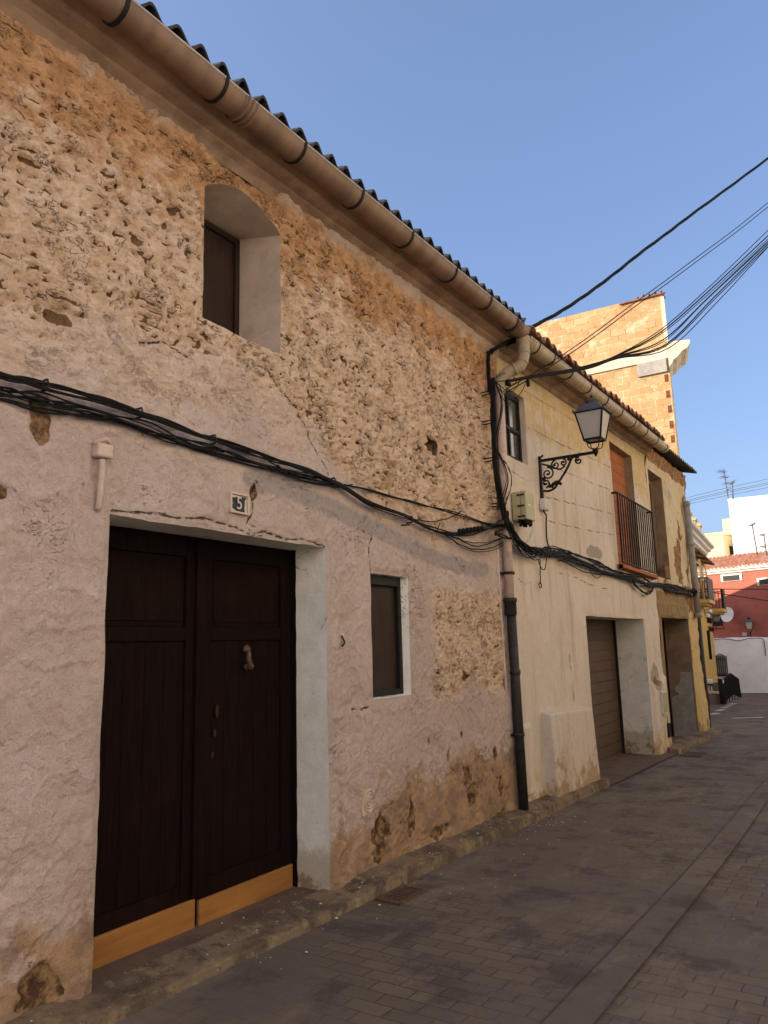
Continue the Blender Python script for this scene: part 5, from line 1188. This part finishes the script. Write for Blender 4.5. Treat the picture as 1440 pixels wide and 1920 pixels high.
for k, (ya, yb) in enumerate(((932, 898), (936.5, 905), (939.5, 908), (944, 914))):
    m = MB(); m.tube(crom([tuple(dep(1270, ya+6, 44)), tuple(dep(1355, (ya+yb)/2+1.6, 44)), tuple(dep(1440, yb, 44)), tuple(dep(1500, yb-16, 44))], 6), .013, 4)
    tag(m.build('overhead_wire', M['greycloth']), 'one of four faint parallel wires in the sky left of the antennas', 'wire', 'faint far wires')

# ------------------------------------------------------------------ terrace bits by the ochre house
q = onG(1355, 1321); D0 = float((RW.T @ (q-CAM))[2])
t = thing('menu_board', tuple(q), 'black board with a pointed top and notched foot standing at the lane edge', 'board')
DB = Face(dep(1374, 1300, D0), (.70, -.714), (-.714, -.70))
def BP(px, py): return DB.px(px, py)
m = MB(); th = np.array(DB.P(0, 0, -.10))-np.array(DB.P(0, 0, 0))
m.prism([DB.P(*BP(*p)) for p in ((1358, 1319), (1358, 1274), (1371, 1262), (1386, 1273), (1391, 1308), (1376, 1302))], tuple(th)); m.build('panel', M['iron'], t, bevel=.01)
m = MB()
for px in (1364, 1369, 1374, 1379, 1384): m.bar(DB.P(*BP(px, 1303+abs(px-1376)*.5), -.03), DB.P(*BP(px, 1320.5-(px-1358)*.36), -.03), .022)
m.build('feet', M['iron'], t)
m = MB(); m.prism([DB.P(*BP(*p), -.0) for p in ((1352.5, 1273), (1357.8, 1273), (1362, 1320.5), (1358, 1320.5))], tuple(th*2)); m.build('side_frame', M['iron'], t)
m = MB(); m.prism([DB.P(*BP(*p), .004) for p in ((1354.6, 1274.5), (1357, 1274.5), (1357.6, 1281), (1355.4, 1281))], tuple(th*.1)); m.build('label', M['whitetrim'], t)
def fbox2(name, x0, y0, x1, y1, D, mat, label, cat, depth, part='body', trim=None):
    p = dep((x0+x1)/2, y1, D); t = thing(name, tuple(p), label, cat); f = Face(dep(x0, y1, D), (.60, -.80), (-.80, -.60))
    m = MB(); f.rect(m, (x0, y1), (x1, y0), -depth, 0); m.build(part, mat, t, bevel=.015)
    m = MB(); f.rect(m, (x0-.6, y0+1.2), (x1+.6, y0-.5), -depth-.02, .02); m.build('rim', trim or mat, t, bevel=.01)
    return t, f
fbox2('planter', 1332, 1301, 1357, 1321, D0+.3, M['brownbox'], 'mauve brown planter box beside the black board', 'planter', .5)
t, f = fbox2('crate', 1341, 1280.5, 1354, 1296, D0+2.0, M['greycloth'], 'grey slatted crate behind the planter box', 'crate', .4)
t = thing('bar_table', tuple(dep(1327, 1315, D0+.8)), 'round pale bar table with bright metal legs at the house corner', 'table')
c = dep(1328, 1279, D0+.8); rr = 8.0*(D0+.8)/F
m = MB(); m.lathe(tuple(c), [(rr*.96, -.05), (rr, -.04), (rr, .06), (rr*.92, .10)], 20); m.build('tabletop', M['whitetrim'], t)
m = MB(); m.lathe(tuple(c), [(rr*1.01, -.09), (rr*1.02, -.07), (rr*1.02, -.052), (rr, -.05)], 20); m.build('rim', M['iron'], t)
for k in range(3):
    a = k*2.09+.4; m = MB(); m.tube([c+np.array([rr*.5*math.cos(a), rr*.5*math.sin(a), -.09]), c+np.array([rr*.9*math.cos(a), rr*.9*math.sin(a), g(c[0])-c[2]])], .022, 6); m.build('leg', M['steel'], t)

# ------------------------------------------------------------------ the other side of the lane (sends warm light back onto the facades)
def opposite(x0, x1, h, mat, label, seed):
    rnd = random.Random(seed); zg = min(g(x0), g(x1))-.2; yf = -5.9
    t = thing('lane_house', ((x0+x1)/2, -8, g((x0+x1)/2)), label, 'house')
    m = MB(); m.box((x0, -12, zg), (x1-.02, yf, h)); m.build('wall', mat, t)
    m = MB(); m.prism([(x0-.1, -12.3, h), (x0-.1, yf+.35, h), (x0-.1, yf+.35, h+.12), (x0-.1, -9, h+1.2), (x0-.1, -12.3, h+.12)], (x1-x0+.1, 0, 0)); m.build('roof', M['tile'], t)
    n = max(2, int((x1-x0)/2.6)); w = (x1-x0)/n
    for i in range(n):
        c = x0+w*(i+.5); z = g(c)
        f = MB(); f.box((c-.6, yf+.002, 3.0), (c+.6, yf+.06, 4.6)); f = f.build('window', M['whitetrim'], t); m = MB(); m.box((c-.5, yf+.061, 3.1), (c+.5, yf+.07, 4.5)); m.build('pane', M['glass'], f)
        dd = MB(); dd.box((c-.55, yf+.002, z), (c+.55, yf+.05, z+2.2)); dd = dd.build('door', M['oldwood'], t); m = MB(); m.box((c+.35, yf+.051, z+1), (c+.40, yf+.10, z+1.14)); m.build('handle', M['steel'], dd)
opposite(-18, -5, 8.0, M['bright'], 'white house across the lane behind the viewer', 1)
opposite(-5, 4.5, 8.2, M['white'], 'whitewashed house directly across the lane from the dark double door', 2)
opposite(4.5, 14, 7.4, M['paleyellow'], 'pale yellow house across the lane from the garage', 3)
opposite(14, 27, 9.0, M['bright'], 'tall white house across the lane further along', 4)
opposite(27, 46, 11.0, M['bright'], 'unseen tall white house added at the lane end to bounce sun onto the white wall', 5)  # unseen house added to bounce sunlight onto the white end wall

# ------------------------------------------------------------------ light and camera
AZ, EL = R(50), R(22)
to_sun = Vector((-math.cos(EL)*math.cos(AZ), math.cos(EL)*math.sin(AZ), math.sin(EL)))
sun = bpy.data.lights.new('sun', 'SUN'); sun.energy = 4.2; sun.angle = R(.5); sun.color = (1.0, .86, .68)
so = bpy.data.objects.new('sun', sun); C.objects.link(so); so.rotation_euler = to_sun.to_track_quat('Z', 'Y').to_euler(); so.location = (0, 0, 30)
sc = bpy.context.scene
wd = bpy.data.worlds.new('World'); sc.world = wd; wd.use_nodes = True; nt = wd.node_tree
sky = nt.nodes.new('ShaderNodeTexSky'); sky.sky_type = 'NISHITA'; sky.sun_disc = False; sky.sun_elevation = EL
sky.sun_rotation = math.atan2(to_sun.x, to_sun.y); sky.air_density = 1.0; sky.dust_density = 3.0; sky.ozone_density = 6.0; sky.altitude = 20
wb = nt.nodes.new('ShaderNodeMix'); wb.data_type = 'RGBA'; wb.blend_type = 'MULTIPLY'; wb.inputs[0].default_value = 1; wb.inputs[7].default_value = (1.05, 1.0, 1.08, 1)
gm = nt.nodes.new('ShaderNodeGamma'); gm.inputs[1].default_value = .7; nt.links.new(sky.outputs[0], gm.inputs[0]); nt.links.new(gm.outputs[0], wb.inputs[6]); nt.links.new(wb.outputs[2], nt.nodes['Background'].inputs[0]); nt.nodes['Background'].inputs[1].default_value = .16
cam = bpy.data.cameras.new('camera'); co = bpy.data.objects.new('camera', cam); C.objects.link(co)
cam.sensor_fit = 'VERTICAL'; cam.sensor_height = 36; cam.lens = 36*F/1920; cam.clip_start = .05; cam.clip_end = 2000
co.matrix_world = Matrix(((RW[0, 0], -RW[0, 1], -RW[0, 2], CAM[0]), (RW[1, 0], -RW[1, 1], -RW[1, 2], CAM[1]), (RW[2, 0], -RW[2, 1], -RW[2, 2], CAM[2]), (0, 0, 0, 1)))
sc.camera = co
sc.view_settings.view_transform = 'Standard'; sc.view_settings.look = 'None'; sc.view_settings.gamma = 1; sc.view_settings.exposure = 1.15
sc.cycles.max_bounces = 8; sc.cycles.diffuse_bounces = 5
